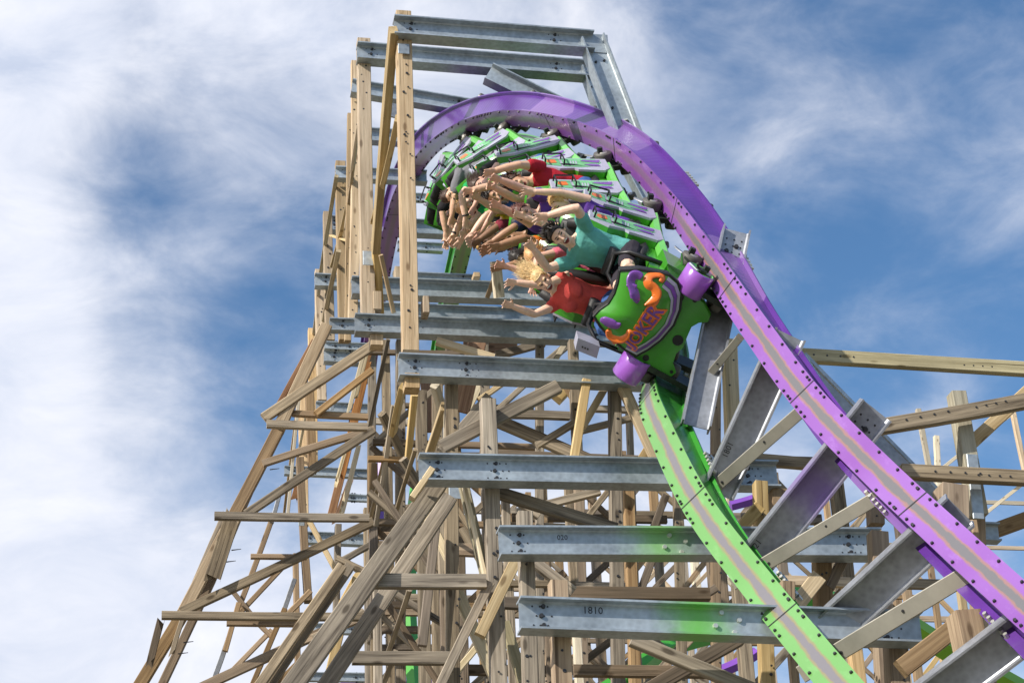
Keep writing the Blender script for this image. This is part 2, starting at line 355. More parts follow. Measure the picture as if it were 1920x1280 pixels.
def holes(z0, n=3):
    out = []
    for i in range(3):
        for j in range(n):
            out.append((z0+.055*j+random.uniform(-.004, .004)+(0.025 if i == 1 else 0), (-.07, 0, .07)[i], .008))
    out.append((z0+.06, 0.0, .019)); out.append((z0+.075, .07, .019)); out.append((z0+.075, -.07, .018))
    return out
def loft(vs, fs, rings, cap=True, fm=None, mi=0):
    """rings: list of lists of Vectors, same count"""
    n = len(rings[0]); b = len(vs)
    for r in rings: vs.extend(tuple(p) for p in r)
    for i in range(len(rings)-1):
        for j in range(n):
            a0 = b+i*n+j; a1 = b+i*n+(j+1) % n
            fs.append((a0, a1, a1+n, a0+n))
            if fm is not None: fm.append(mi)
    if cap:
        fs.append(tuple(b+j for j in range(n-1, -1, -1))); fs.append(tuple(b+(len(rings)-1)*n+j for j in range(n)))
        if fm is not None: fm += [mi, mi]
def tube(vs, fs, pts, radii, n=8, fm=None, mi=0, cap=True, flat=None):
    pts = [Vector(p) for p in pts]; rings = []; prev = None
    for i, p in enumerate(pts):
        t = (pts[min(i+1, len(pts)-1)]-pts[max(i-1, 0)]).normalized()
        if prev is None:
            a = t.orthogonal().normalized() if flat is None else (Vector(flat)-t*Vector(flat).dot(t)).normalized()
        else:
            a = (prev-t*prev.dot(t)).normalized()
        prev = a; bb = t.cross(a); r = radii[i] if isinstance(radii, (list, tuple)) else radii
        rx, ry = r if isinstance(r, (list, tuple)) else (r, r)
        rings.append([p+a*math.cos(2*math.pi*k/n)*rx+bb*math.sin(2*math.pi*k/n)*ry for k in range(n)])
    loft(vs, fs, rings, cap, fm, mi)
def box(vs, fs, lo, hi, fm=None, mi=0, taper=1.0, axis=2):
    b = len(vs); (x0, y0, z0), (x1, y1, z1) = lo, hi
    cx, cy = (x0+x1)/2, (y0+y1)/2
    for z, k in ((z0, 1.0), (z1, taper)):
        for (x, y) in ((x0, y0), (x1, y0), (x1, y1), (x0, y1)):
            vs.append((cx+(x-cx)*k, cy+(y-cy)*k, z))
    for f in ((3, 2, 1, 0), (4, 5, 6, 7), (0, 1, 5, 4), (1, 2, 6, 5), (2, 3, 7, 6), (3, 0, 4, 7)):
        fs.append(tuple(b+i for i in f))
        if fm is not None: fm.append(mi)
def prism(vs, fs, poly, frame, h, fm=None, mi=0, inset=0.0, side=None):
    """poly [(a,b)] in plane axes of frame=(origin, ax, ay, n), extruded by h along n; inset shrinks the far face"""
    o, ax, ay, n = frame; b = len(vs); m = len(poly)
    cx = sum(p[0] for p in poly)/m; cy = sum(p[1] for p in poly)/m
    for z, k in ((0, 1.0), (h, 1.0-inset)):
        for (x, y) in poly: vs.append(tuple(o+ax*(cx+(x-cx)*k)+ay*(cy+(y-cy)*k)+n*z))
    fs.append(tuple(b+i for i in range(m-1, -1, -1))); fs.append(tuple(b+m+i for i in range(m)))
    for i in range(m): fs.append((b+i, b+(i+1) % m, b+m+(i+1) % m, b+m+i))
    if fm is not None: fm += [mi, mi]+[mi if side is None else side]*m
# ------------------------------------------------------------------ ground
GM = mk('dry_ground', (.17, .15, .10), .95, 0, .35, .25, .6, 3.0)
gv, gf = [], []
NG = 24
for i in range(NG+1):
    for j in range(NG+1):
        x = (i/NG-.5)*2; y = (j/NG-.5)*2
        gv.append((math.copysign(abs(x)**2.2, x)*3000, math.copysign(abs(y)**2.2, y)*3000, 0))
for i in range(NG):
    for j in range(NG):
        a = i*(NG+1)+j; gf.append((a, a+NG+1, a+NG+2, a+1))
tag(link('ground', gv, gf, GM), 'dry earth ground under the ride', 'ground', kind='structure')

# ------------------------------------------------------------------ bent planes (metres in front of the camera)
PL = dict(A=14.2, B=15.9, C=17.3, D=19.2, E=22.5, F=24.5, G=26.5, H=28.5, I=30.5, J=32.5, K=34.5)
def mpp(p): return (p-CAM).dot(FWD)/FPX
TOWER = thing('coaster_tower', 'tall timber tower with galvanized steel ledgers carrying the purple and green track', 'coaster tower', at(760, 900, PL['D'])*Vector((1, 1, 0)) if False else Vector((at(760, 900, PL['D']).x, PL['D'], 0)))
BUTT = thing('raking_buttress', 'raking timber buttress sloping down to the left of the tall tower', 'timber frame', Vector((at(430, 1000, 24).x, 24, 0)))
TREST = thing('timber_trestle', 'timber trestle with long weathered rails right of the purple track', 'timber frame', Vector((at(1800, 900, 17).x, 17, 0)))

def M_(parent, name, pl, x0, y0, x1, y1, wpx, mat, off=0.0, d=None, pl2=None, ground=False, **kw):
    Y0 = (PL[pl] if isinstance(pl, str) else pl)+off+random.uniform(-.012, .012)
    Y1 = Y0 if pl2 is None else (PL[pl2] if isinstance(pl2, str) else pl2)+off
    p0, p1 = at(x0, y0, Y0), at(x1, y1, Y1)
    w = wpx*mpp((p0+p1)/2)
    if name in ('brace', 'inner_brace'):
        e = (p1-p0).normalized()*.07; p0 = p0-e; p1 = p1+e
    if ground:
        dd = (p1-p0).normalized()
        if dd.z < 0: p1 = p1+dd*(p1.z/(-dd.z))
    return timber(parent, name, p0, p1, w, d or max(.06, min(.19, w*.9)), mat, **kw)
def post(pl, x0, y0, x1, y1, w, mat, off=.12, ground=None, parent=None, **kw):
    g = (y1 >= 1270) if ground is None else ground
    nn = int(abs(y1-y0)/60)+1; Lp = abs(y1-y0)*mpp(at(x0, y0, PL[pl] if isinstance(pl, str) else pl))*1.1
    kw.setdefault('bolts', [(random.uniform(-.25, .25), random.uniform(.1, Lp), .011) for _ in range(nn)]+[(s_*.12, c+.12*s_, .016) for c in [random.uniform(.4, max(.5, Lp)) for _ in range(nn//3)] for s_ in (-1, 1)])
    return M_(parent or TOWER, 'post', pl, x0, y0, x1, y1, w, mat, off, d=w*mpp(at(x0, y0, PL[pl] if isinstance(pl, str) else pl)), ground=g, **kw)
def girt(pl, x0, y0, x1, y1, w, mat, off=-.06, parent=None, **kw): return M_(parent or TOWER, 'girt', pl, x0, y0, x1, y1, w, mat, off, d=.07, **kw)
def brace(pl, x0, y0, x1, y1, w, mat, off=.27, parent=None, name='brace', **kw): return M_(parent or TOWER, name, pl, x0, y0, x1, y1, w, mat, off, d=kw.pop('d', .07), **kw)

# ---- new-wood posts at the top left
post('D', 755, 28, 769, 662, 29, W_NEW, off=.02)
post('E', 681, 78, 690, 612, 25, W_NEW, off=.02)
post('F', 666, 118, 661, 600, 17, W_NEW)
post('F', 657, 215, 652, 640, 12, W_NEW, off=.5)
post('G', 638, 306, 645, 640, 19, W_NEW)
post('H', 614, 400, 619, 640, 17, W_NEW)
post('I', 598, 508, 604, 752, 16, W_NEW)
post('J', 585, 618, 588, 880, 15, W_NEW)
post('J', 566, 745, 571, 985, 15, W_NEW, off=.4)
post('G', 643, 600, 648, 640, 17, W_NEW, off=.5)
# ---- weathered posts below
post('A', 1046, 1092, 1052, 1290, 34, W_BRN)
post('B', 983, 962, 990, 1290, 28, W_AGED)
post('C', 914, 752, 938, 1290, 29, W_AGED)
post('D', 846, 712, 860, 1290, 24, W_AGED)
post('E', 789, 735, 799, 1290, 21, W_AGED)
post('F', 751, 640, 756, 1290, 18, W_AGED)
post('G', 722, 640, 723, 1290, 16, W_AGED)
post('H', 698, 640, 697, 1290, 15, W_AGED)
post('E', 820, 715, 826, 1290, 19, W_AGED, off=.9)
post('F', 905, 640, 912, 1290, 20, W_AGED, off=.3)
post('D', 1074, 640, 1083, 862, 18, W_AGED, off=.3)
post('D', 1152, 722, 1163, 1290, 23, W_AGED, off=.1)
post('E', 1012, 640, 1022, 1290, 15, W_AGED)
post('E', 1085, 900, 1097, 1290, 19, W_BRN, off=.1)
post('D', 1178, 920, 1186, 1290, 20, W_BRN, off=.6)
post('F', 1174, 640, 1190, 1290, 12, W_AGED)
post('E', 1264, 700, 1275, 1290, 17, W_AGED, off=.4)
post('B', 1540, 1042, 1548, 1290, 31, W_BRN)
post('B', 1425, 905, 1440, 1290, 26, W_YEL, off=.8)
post('A', 1645, 1000, 1660, 1290, 34, W_BRN, off=.9)
post('A', 1678, 1195, 1684, 1290, 38, W_BRN)
post(13.0, 1806, 1150, 1836, 1290, 52, W_BRN, off=0)
post('C', 1634, 820, 1642, 985, 28, W_BRN, off=.4)
post('C', 1367, 640, 1375, 850, 26, W_YEL, off=.9)
post('E', 1342, 640, 1350, 1290, 17, W_BRN, off=.5)
# post blocks under and over the ledgers
for (pl, x, y0, y1, w, m) in (('D', 771, 706, 733, 28, W_NEW), ('E', 705, 628, 652, 24, W_NEW), ('E', 706, 552, 585, 16, W_NEW), ('D', 797, 562, 592, 12, W_NEW), ('A', 1472, 1096, 1130, 26, W_BRN), ('F', 745, 505, 528, 12, W_NEW), ('F', 892, 516, 524, 12, W_NEW), ('C', 1462, 922, 962, 40, W_BRN), ('B', 1690, 905, 962, 38, W_BRN)):
    M_(TOWER, 'packing_block', pl, x, y0, x+.6, y1, w, m, .0, d=.18)
M_(TOWER, 'packing_block', 'E', 1040, 745, 1072, 712, 30, W_YEL, -.02, d=.16)
M_(TOWER, 'packing_block', 'D', 1060, 700, 1085, 745, 26, W_BRN, .35, d=.16)

# ---- steel ledgers
def ledger(pl, x0, y0, x1, y1, hpx, name='ledger', mat=None, off=-.06, bw=None, bolt=True, cuts=1, **kw):
    Y = (PL[pl] if isinstance(pl, str) else pl)+off
    p0 = at(x0, y0, Y); p1 = at(x1, y1, Y)
    el = math.asin(ray(x0, y0).z)
    h = hpx*mpp(p0)/math.cos(el)
    bl = []
    if bolt:
        L = (p1-p0).length
        bl = holes(.10)+(holes(.62, 4) if cuts > 1 else [])+holes(L-.34, 4)
    Yt = Vector((0, 1, 0))
    return ibeam(TOWER, name, p0, p1, h, bw or h*.72, mat or G_STEEL, Yt, bolts=bl, **kw)
LA = galv('sprayed_ledger_steel_green', (.14, .50, .06), 1.30, .36)
LB = galv('sprayed_ledger_steel_faint_green', (.22, .48, .15), 1.32, .38)
nb = lambda c: [(c, -.07, .022), (c+.09, .075, .022), (c-.05, .03, .022), (c+.13, -.02, .022)]
led_A = ledger('A', 973, 1153, 1726, 1180, 60, mat=LA, nuts=nb(1.48))
led_B = ledger('B', 935, 1018, 1650, 1021, 54, mat=LB, nuts=nb(1.42))
led_C = ledger('C', 785, 880, 1457, 893, 50, cuts=2)
led_D = ledger('D', 747, 688, 1322, 713, 42, cuts=2)
ledger('E', 665, 609, 1160, 630, 34, cuts=2)
ledger('F', 618, 610, 760, 614, 23, bolt=True)
ledger('F', 659, 539, 1120, 556, 33)
ledger('G', 662, 580, 1080, 596, 24)
ledger('H', 736, 521, 901, 528, 20)
ledger('H', 590, 527, 700, 532, 23)
ledger('I', 607, 421, 912, 434, 27, off=-1.6)
ledger('I', 745, 461, 830, 466, 16)
ledger('I', 765, 370, 905, 378, 14)
ledger('G', 629, 326, 800, 334, 22)
ledger('H', 608, 648, 690, 652, 14); ledger('I', 607, 668, 690, 673, 24); ledger('I', 592, 763, 690, 768, 18)
ledger('J', 533, 882, 690, 889, 16); ledger('J', 563, 1008, 692, 1013, 21); ledger('J', 640, 932, 695, 935, 12)
ledger('J', 585, 1178, 692, 1180, 18); ledger('J', 545, 1268, 700, 1270, 16)
ledger('B', 1795, 996, 1872, 1000, 34, off=1.2)
# knee plate end of a sister beam near the right edge of the frame
# ---- portal frames over the track
def portal(pl, a, b, c, hpx, legpx):
    Y = PL[pl]-.10
    p0, p1, p2 = at(*a, Y), at(*b, Y), at(*c, Y)
    h = hpx*mpp(p0)/math.cos(math.asin(ray(*a).z))
    ibeam(TOWER, 'portal_beam', p0, p1, h, h*.8, G_STEEL, YH, bolts=holes(.12)+holes((p1-p0).length-.5))
    lw = legpx*mpp(p1)
    Yv = Vector((0, 1, 0))
    q = p2 + (p2-p1).normalized()*.15
    ibeam(TOWER, 'portal_leg', p1+(p1-p2).normalized()*h*.25+Vector((0, .004, 0)), q, lw, h*.8, G_STEEL, Yv, bolts=[(.3, .05, .016), (.3, -.05, .016), (.9, .06, .016), (1.1, -.05, .016)])
    # gusset at the knee
    vs, fs = [], []
    prism(vs, fs, [(-lw*.6, -h*.5), (lw*.62, -h*.5), (lw*.62, h*.5), (-lw*.6, h*.5)], (p1+Vector((0, -.012, 0)), Vector((1, 0, 0)), Vector((0, 0, 1)), Vector((0, 1, 0))), .008)
    link('knee_plate', vs, fs, G_STEEL, TOWER, Matrix.Identity(4))
portal('D', (738, 53), (1112, 82), (1192, 292), 34, 46)
portal('E', (669, 100), (1105, 134), (1146, 250), 30, 30)
ledger('F', 659, 165, 895, 205, 25, name='portal_beam'); ledger('G', 653, 253, 800, 262, 24, name='portal_beam')
pD = at(925, 140, PL['E']-.1)
ibeam(TOWER, 'portal_leg', at(915, 138, PL['E']-.25), at(1050, 205, PL['E']-.25), .26, .16, G_STEEL, YH, bolts=[(.5, .06, .018), (.62, -.05, .018)])
ibeam(TOWER, 'portal_leg', at(1240, 420, 21.6), at(1130, 215, 21.9), .2, .16, G_STEEL, YH)
for (pl, x, y, w, h, o) in (('D', 855, 924, 28, 10, .0), ('E', 690, 484, 20, 13, -.13), ('D', 757, 92, 22, 9, -.11), ('I', 599, 528, 12, 10, -.1), ('G', 622, 760, 8, 8, 0), ('F', 565, 975, 12, 10, 0)):
    M_(TOWER, 'gusset_plate', pl, x, y-h, x+.3, y+h, w, G_STEEL, o, d=.01)
# small end plates of the ties standing beyond the purple rail
for (x, y, Y, w) in ((735, 205, 24.0, 20), (1215, 300, 20.4, 16), (1322, 425, 18.2, 20), (1404, 560, 17.0, 14), (945, 180, 22.6, 16), (1095, 212, 21, 16)):
    M_(TOWER, 'tie_end', Y, x-3, y+14, x+3, y-10, w, G_DARK, 0, d=.03)

# ---- new longitudinal braces between the upper posts (run from bent to bent)
def lbrace(x0, y0, pl0, x1, y1, pl1, w, mat, d=.04): return M_(TOWER, 'sway_brace', pl0, x0, y0, x1, y1, w, mat, .0, pl2=pl1, d=d)
lbrace(738, 56, 19.05, 704, 470, 22.2, 15, W_YEL, .12)
lbrace(704, 455, 22.2, 712, 586, 22.9, 14, W_YEL, .1)
lbrace(746, 222, 19.5, 700, 415, 22.2, 11, W_YEL, .09)
lbrace(714, 478, 22.0, 738, 586, 22.5, 8, W_NEW)
lbrace(631, 330, 26.2, 600, 520, 29.8, 7, W_PALE)
lbrace(600, 520, 29.7, 586, 640, 33, 6, W_PALE)
lbrace(657, 358, 24.8, 622, 500, 27.8, 8, W_YEL); lbrace(635, 470, 26.0, 602, 630, 30, 9, W_YEL)
lbrace(676, 215, 22.8, 656, 350, 24.8, 6, W_NEW); lbrace(668, 270, 23.8, 648, 430, 25.5, 6, W_NEW)
lbrace(585, 730, 30.8, 555, 880, 33.5, 5, W_PALE); lbrace(560, 745, 32, 533, 960, 33.6, 5, W_NEW)
lbrace(621, 442, 27.5, 662, 455, 25.5, 9, W_YEL, .03)
lbrace(929, 490, 22.8, 936, 558, 23, 18, W_PALE, .12); lbrace(931, 510, 22.9, 914, 556, 24, 9, W_NEW)
# thin rods / boards in front of the left posts
lbrace(728, 636, 24, 692, 806, 25, 8, W_AGED); lbrace(733, 800, 23, 690, 990, 25, 8, W_AGED)
lbrace(779, 842, 21.2, 742, 962, 22.6, 8, W_AGED); lbrace(738, 760, 22, 705, 985, 23, 9, W_AGED)
lbrace(768, 1105, 20, 728, 1222, 21, 10, W_AGED); lbrace(742, 1220, 20.6, 712, 1300, 21.2, 10, W_AGED)
lbrace(756, 722, 20.2, 737, 812, 21.8, 10, W_YEL, .1); lbrace(777, 738, 21.6, 765, 862, 22.3, 12, W_YEL, .1)
lbrace(834, 762, 19.5, 804, 852, 20.6, 15, W_YEL, .1); lbrace(815, 722, 19.8, 830, 772, 20.2, 14, W_PALE, .08)
lbrace(836, 768, 19.5, 834, 850, 19.7, 6, W_PALE, .08)
lbrace(716, 775, 22.6, 780, 905, 23.5, 14, W_AGED, .08); lbrace(755, 860, 22, 795, 925, 22.3, 14, W_AGED, .08)
# ---- horizontal girts
for a in (('C', 700, 1089, 911, 1090, 28, W_AGED), ('D', 660, 1233, 846, 1234, 25, W_AGED), ('B', 1060, 1112, 1330, 1114, 24, W_DARK, .8), ('E', 935, 776, 1068, 780, 16, W_AGED),
          ('E', 1108, 766, 1215, 770, 12, W_AGED), ('E', 900, 848, 1235, 862, 13, W_DARK), ('F', 960, 970, 1250, 974, 15, W_DARK), ('C', 1075, 1257, 1330, 1260, 22, W_DARK, .4),
          ('F', 700, 1214, 860, 1214, 12, W_DARK), ('E', 845, 1030, 894, 1032, 24, W_BRN), ('F', 690, 1180, 910, 1182, 13, W_DARK), ('F', 850, 1255, 1050, 1258, 20, W_DARK), ('G', 700, 1020, 900, 1022, 12, W_DARK),
          ('D', 945, 1130, 985, 1132, 22, W_DARK), ('D', 1300, 862, 1530, 868, 22, W_DARK, .6), ('F', 1300, 970, 1540, 974, 20, W_DARK), ('E', 690, 860, 760, 862, 10, W_BRN), ('G', 690, 660, 910, 664, 9, W_DARK), ('H', 740, 760, 1000, 765, 9, W_DARK), ('H', 700, 850, 930, 853, 9, W_DARK)):
    girt(*a)
# ---- diagonal braces
for a in (('C', 1035, 731, 840, 832, 26, W_AGED), ('D', 930, 788, 1092, 858, 24, W_AGED), ('D', 838, 840, 912, 755, 26, W_AGED, .1), ('D', 1068, 798, 1015, 830, 13, W_AGED), ('E', 1212, 776, 1095, 806, 12, W_AGED),
          ('D', 1098, 724, 1078, 850, 17, W_YEL, -.1), ('D', 1136, 724, 1098, 790, 14, W_YEL, .2), ('D', 1166, 722, 1232, 866, 21, W_YEL, -.02), ('D', 1216, 838, 1200, 864, 15, W_YEL, .1),
          ('D', 830, 643, 914, 668, 14, W_YEL), ('E', 940, 664, 1010, 645, 15, W_AGED), ('E', 1060, 644, 1042, 674, 10, W_PALE), ('F', 1000, 700, 1060, 650, 14, W_AGED), ('F', 880, 760, 900, 720, 14, W_PALE), ('F', 905, 745, 935, 724, 10, W_YEL),
          ('C', 972, 1042, 906, 1178, 22, W_YEL, -.12), ('C', 912, 1105, 825, 1285, 19, W_AGED, -.02), ('D', 853, 1100, 922, 1256, 22, W_PALE), ('C', 870, 912, 910, 1076, 19, W_GRN, .3), ('C', 872, 918, 908, 1075, 7, W_PALE, .18),
          ('D', 815, 1003, 793, 1197, 17, W_DARK, -.02), ('D', 795, 955, 848, 1060, 16, W_PALE), ('C', 936, 924, 1142, 988, 23, W_AGED, .2), ('D', 1026, 946, 1112, 924, 15, W_AGED), ('D', 1101, 970, 1136, 926, 11, W_AGED), ('D', 1226, 988, 1244, 940, 14, W_DARK),
          ('D', 1000, 960, 900, 890, 14, W_AGED), ('B', 1000, 1052, 1062, 1100, 20, W_AGED, .5), ('A', 1200, 1205, 1400, 1288, 25, W_AGED, .35), ('A', 1372, 1205, 1225, 1288, 27, W_DARK, .7), ('B', 1220, 1180, 1330, 1110, 14, W_DARK, 1.0),
          ('B', 1526, 1092, 1490, 1138, 30, W_YEL, .0), ('B', 1415, 960, 1392, 986, 24, W_YEL, .7), ('B', 1560, 1090, 1575, 1060, 20, W_BRN, .1), (13.4, 1800, 1168, 1702, 1244, 36, W_BRN, .0), ('D', 1200, 1110, 1240, 1000, 14, W_DARK, .2),
          ('E', 930, 1010, 990, 1050, 12, W_AGED), ('E', 870, 1000, 920, 1080, 14, W_AGED), ('E', 700, 930, 790, 1010, 12, W_AGED), ('E', 720, 1100, 850, 1180, 12, W_AGED), ('F', 760, 1130, 700, 1200, 12, W_AGED), ('G', 640, 1050, 700, 1020, 10, W_AGED), ('G', 660, 1060, 700, 1090, 10, W_AGED),
          ('E', 1040, 1280, 1160, 1190, 14, W_DARK), ('E', 940, 1160, 1050, 1080, 14, W_DARK), ('C', 950, 1180, 985, 1290, 20, W_GRN, .4), ('D', 905, 1200, 830, 1290, 12, W_PALE, .5)):
    brace(*a)
# rusty bolted plate boards seen between the ledgers
brace('E', 893, 650, 866, 762, 34, W_RED, .5, d=.05); brace('F', 800, 690, 812, 800, 30, W_RED, .3, d=.05); brace('F', 880, 652, 960, 648, 26, W_RED, .5, d=.05)
# big raking planks in front of the tower's left foot
def rake(x0, y0, pl0, x1, y1, pl1, w, mat, d=.09, **kw): return M_(TOWER, 'raking_plank', pl0, x0, y0, x1, y1, w, mat, .0, pl2=pl1, d=d, ground=True, **kw)
rake(640, 1063, 17.6, 484, 1290, 17.2, 19, W_AGED); rake(655, 1063, 17.75, 502, 1290, 17.35, 19, W_AGED)
rake(822, 905, 17.5, 552, 1290, 16.8, 38, W_AGED, .12); rake(842, 935, 18.2, 604, 1290, 17.7, 30, W_AGED, .12)
M_(TOWER, 'raking_plank', 17.9, 664, 1087, 596, 1212, 11, W_YEL, 0, d=.14, ragged=True); M_(TOWER, 'raking_plank', 18.5, 635, 1190, 612, 1290, 18, W_YEL, 0, d=.1)
M_(TOWER, 'raking_plank', 17.2, 810, 880, 772, 935, 12, W_YEL, 0, d=.1)
# split boards hanging by the left posts
for a in ((688, 684, 640, 892, 15, W_RED), (683, 660, 653, 775, 8, W_PALE), (690, 655, 668, 742, 7, W_PALE), (640, 890, 622, 962, 15, W_RED), (670, 845, 640, 965, 10, W_PALE), (652, 830, 632, 900, 7, W_PALE), (655, 800, 700, 640, 8, W_RED), (655, 905, 630, 975, 11, W_RED), (560, 905, 553, 930, 12, W_RED)):
    M_(TOWER, 'split_board', 'G', *a[:5], a[5], random.uniform(-.1, .25), d=.04, ragged=True)

# ------------------------------------------------------------------ raking buttress on the left
def bm_(name, pl, x0, y0, x1, y1, w, mat, off=0, pl2=None, ground=False, d=.07, **kw): return M_(BUTT, name, pl, x0, y0, x1, y1, w, mat, off, pl2=pl2, ground=ground, d=d, **kw)
for (pts, w, m, off) in (([(612, 612), (522, 806), (438, 968), (342, 1152), (256, 1290)], 22, W_BRN, 0), ([(598, 652), (511, 820), (452, 955), (398, 1085), (300, 1290)], 15, W_BRN, .35)):
    for i in range(len(pts)-1):
        bm_('raker', 23.5, *pts[i], *pts[i+1], w, (W_BRN if i % 2 else W_NEW), off+.02*(i % 2), ground=(i == len(pts)-2), d=.16)
bm_('raker', 23.9, 588, 640, 512, 778, 9, W_RED, 0, d=.1); bm_('raker', 23.3, 436, 968, 398, 1085, 30, W_AGED, 0, d=.05, ragged=True); bm_('raker', 23.2, 300, 1168, 282, 1238, 14, W_DARK, 0, d=.05, ragged=True)
bm_('raker', 23.2, 418, 968, 365, 1090, 9, W_AGED, .5, d=.05, ragged=True); bm_('raker', 23.3, 342, 1160, 322, 1225, 9, W_AGED, .1, d=.05, ragged=True)
for a in ((500, 795, 688, 801, 15, W_AGED), (402, 967, 692, 971, 15, W_AGED), (303, 1153, 692, 1156, 15, W_AGED), (548, 775, 690, 782, 11, W_BRN, .4), (470, 1043, 575, 1044, 9, W_BRN, 1.2), (425, 1168, 585, 1170, 10, W_BRN, 1.2)):
    bm_('girt', 23.1, *a[:4], a[4], a[5], (a[6] if len(a) > 6 else 0))
for a in ((350, 1142, 690, 982, 17, W_AGED), (470, 958, 690, 812, 16, W_AGED), (503, 778, 690, 654, 19, W_AGED), (503, 866, 692, 808, 13, W_BRN), (378, 1288, 592, 1190, 18, W_BRN), (560, 1205, 700, 1150, 14, W_BRN), (595, 1190, 672, 1150, 10, W_AGED),
          (600, 770, 690, 700, 12, W_BRN)):
    bm_('brace', 23.3, *a[:5], a[5], .12)
for a in ((510, 972, 445, 1145, 10, W_BRN), (445, 1140, 425, 1210, 10, W_BRN), (425, 1205, 402, 1270, 10, G_DARK), (549, 1095, 530, 1150, 9, G_DARK), (530, 1150, 470, 1290, 10, W_BRN), (527, 1066, 456, 1142, 9, W_BRN), (502, 1188, 434, 1258, 9, W_BRN), (438, 1110, 470, 1150, 8, W_BRN), (488, 1172, 506, 1190, 8, W_BRN), (575, 1115, 540, 1150, 10, W_BRN), (525, 922, 512, 970, 8, G_DARK), (560, 1240, 510, 1290, 9, W_BRN)):
    bm_('inner_brace', 25.0, *a[:5], a[5], random.uniform(-.1, .1), d=.06)
for (x0, y0, x1, y1, w) in ((562, 860, 578, 1128, 14), (580, 735, 586, 885, 15), (554, 1040, 558, 1290, 10)):
    bm_('upright', 26.0, x0, y0, x1, y1, w, W_BRN, ground=y1 > 1270, d=.15)
bm_('inner_brace', 25.5, 582, 980, 626, 1062, 9, W_YEL, 0, d=.06); bm_('inner_brace', 25.5, 565, 700, 540, 960, 6, W_PALE, 0)
bm_('upright', 25.8, 634, 985, 634, 1290, 12, W_AGED, ground=True, d=.14); bm_('brace', 25.2, 640, 1052, 692, 1022, 11, W_AGED); bm_('brace', 25.2, 640, 1050, 700, 1078, 11, W_AGED)
# nails sticking out of the rakers are left as real spikes
vs, fs = [], []
for (x, y) in ((434, 1031), (424, 1053), (344, 1204), (334, 1225), (506, 880), (395, 1070)):
    p = at(x, y, 23.35); tube(vs, fs, [p, p+Vector((.11, -.02, .01))], [.008, .004], 5)
link('nail', vs, fs, M_BOLT, BUTT, Matrix.Identity(4))

# ------------------------------------------------------------------ trestle at the right
def tm(name, Y, x0, y0, x1, y1, w, mat, off=0, d=.07, **kw): return M_(TREST, name, Y, x0, y0, x1, y1, w, mat, off, d=d, **kw)
hl = lambda L: [(.0, .3+.14*i, .012) for i in range(4)]+[(.1, L-.5+.1*i, .011) for i in range(4)]
tm('rail_timber', 18.6, 1470, 665, 2400, 722, 26, W_GRN, d=.09, bow=.0, bolts=hl(2.4)); tm('rail_timber', 16.6, 1640, 802, 2300, 668, 28, W_AGED, d=.09, bow=.04, bolts=hl(1.5)); tm('rail_timber', 16.6, 1690, 884, 2300, 914, 27, W_AGED, -.05, d=.09, bolts=hl(1.2))
tm('post', 16.8, 1793, 738, 1834, 968, 30, W_GRN, 0, d=.15); tm('brace', 17.0, 1822, 830, 2100, 576, 24, W_YEL, .05, d=.09)
tm('block', 16.4, 1782, 916, 1784, 978, 52, W_BRN, 0, d=.25); tm('splice_plate', 16.7, 1822, 852, 1835, 972, 22, G_STEEL, 0, d=.02); tm('post', 16.9, 1830, 960, 1836, 1290, 26, W_BRN, .1, d=.14, ground=True)
tm('spine_beam', 17.6, 1475, 672, 1760, 958, 46, G_DARK, 0, d=.10, bow=0); tm('spine_beam', 18.0, 1505, 668, 1800, 968, 8, G_STEEL, 0, d=.14, bow=0)
tm('brace', 16.2, 1850, 1000, 2250, 858, 26, W_BRN, 1.0, d=.1)
tm('girt', 16.9, 1400, 860, 1540, 872, 22, W_AGED, 1.2)

# ------------------------------------------------------------------ background lattices (more coaster structure beyond)
def in_win(p, win):
    x, y, _ = proj(p); return win[0] <= x <= win[2] and win[1] <= y <= win[3]
def lattice(label, Y, xs, zs, wins, mats, w, diag=.6, seed=0, cat='timber lattice', tilt=0.0):
    rnd = random.Random(seed)
    T = thing('coaster_lattice', label, cat, Vector((xs[0], Y, 0)), group='coaster timberwork in the background')
    def ok(a, b): return any(in_win((a+b)/2, q) for q in wins)
    def sk(x, z): return Vector((x+tilt*z, Y, z))
    for i, x in enumerate(xs):
        for k in range(len(zs)-1):
            a, b = sk(x, zs[k]), sk(x, zs[k+1])
            if ok(a, b): timber(T, 'post', a, b, w, w, rnd.choice(mats))
            if i < len(xs)-1:
                c = sk(xs[i+1], zs[k]); d = sk(xs[i+1], zs[k+1])
                if ok(a, c): timber(T, 'girt', a+Vector((0, -w*.6, 0)), c+Vector((0, -w*.6, 0)), w*.8, .06, rnd.choice(mats))
                if rnd.random() < diag and ok(a, d):
                    if rnd.random() < .5: timber(T, 'brace', a+Vector((0, w*.6, 0)), d+Vector((0, w*.6, 0)), w*.7, .05, rnd.choice(mats))
                    else: timber(T, 'brace', c+Vector((0, w*.75, 0)), b+Vector((0, w*.75, 0)), w*.7, .05, rnd.choice(mats))
    return T
def span(Y, x0, x1, y, step):
    a, b = at(x0, y, Y).x, at(x1, y, Y).x; n = max(2, int(round((b-a)/step))); return [a+(b-a)*i/n for i in range(n+1)]
def zspan(Y, y0, y1, x, step):
    a, b = at(x, y1, Y).z, at(x, y0, Y).z; n = max(2, int(round((b-a)/step))); return [a+(b-a)*i/n for i in range(n+1)]
WN = [(690, 905, 1340, 1300)]
lattice('weathered bent just behind the tower with grey posts', 26.2, span(26.2, 700, 1330, 1000, 1.15), zspan(26.2, 880, 1300, 1000, 1.25), WN+[(690, 660, 1010, 900)], [W_AGED, W_DARK, W_AGED, W_BRN], .13, .75, 3)
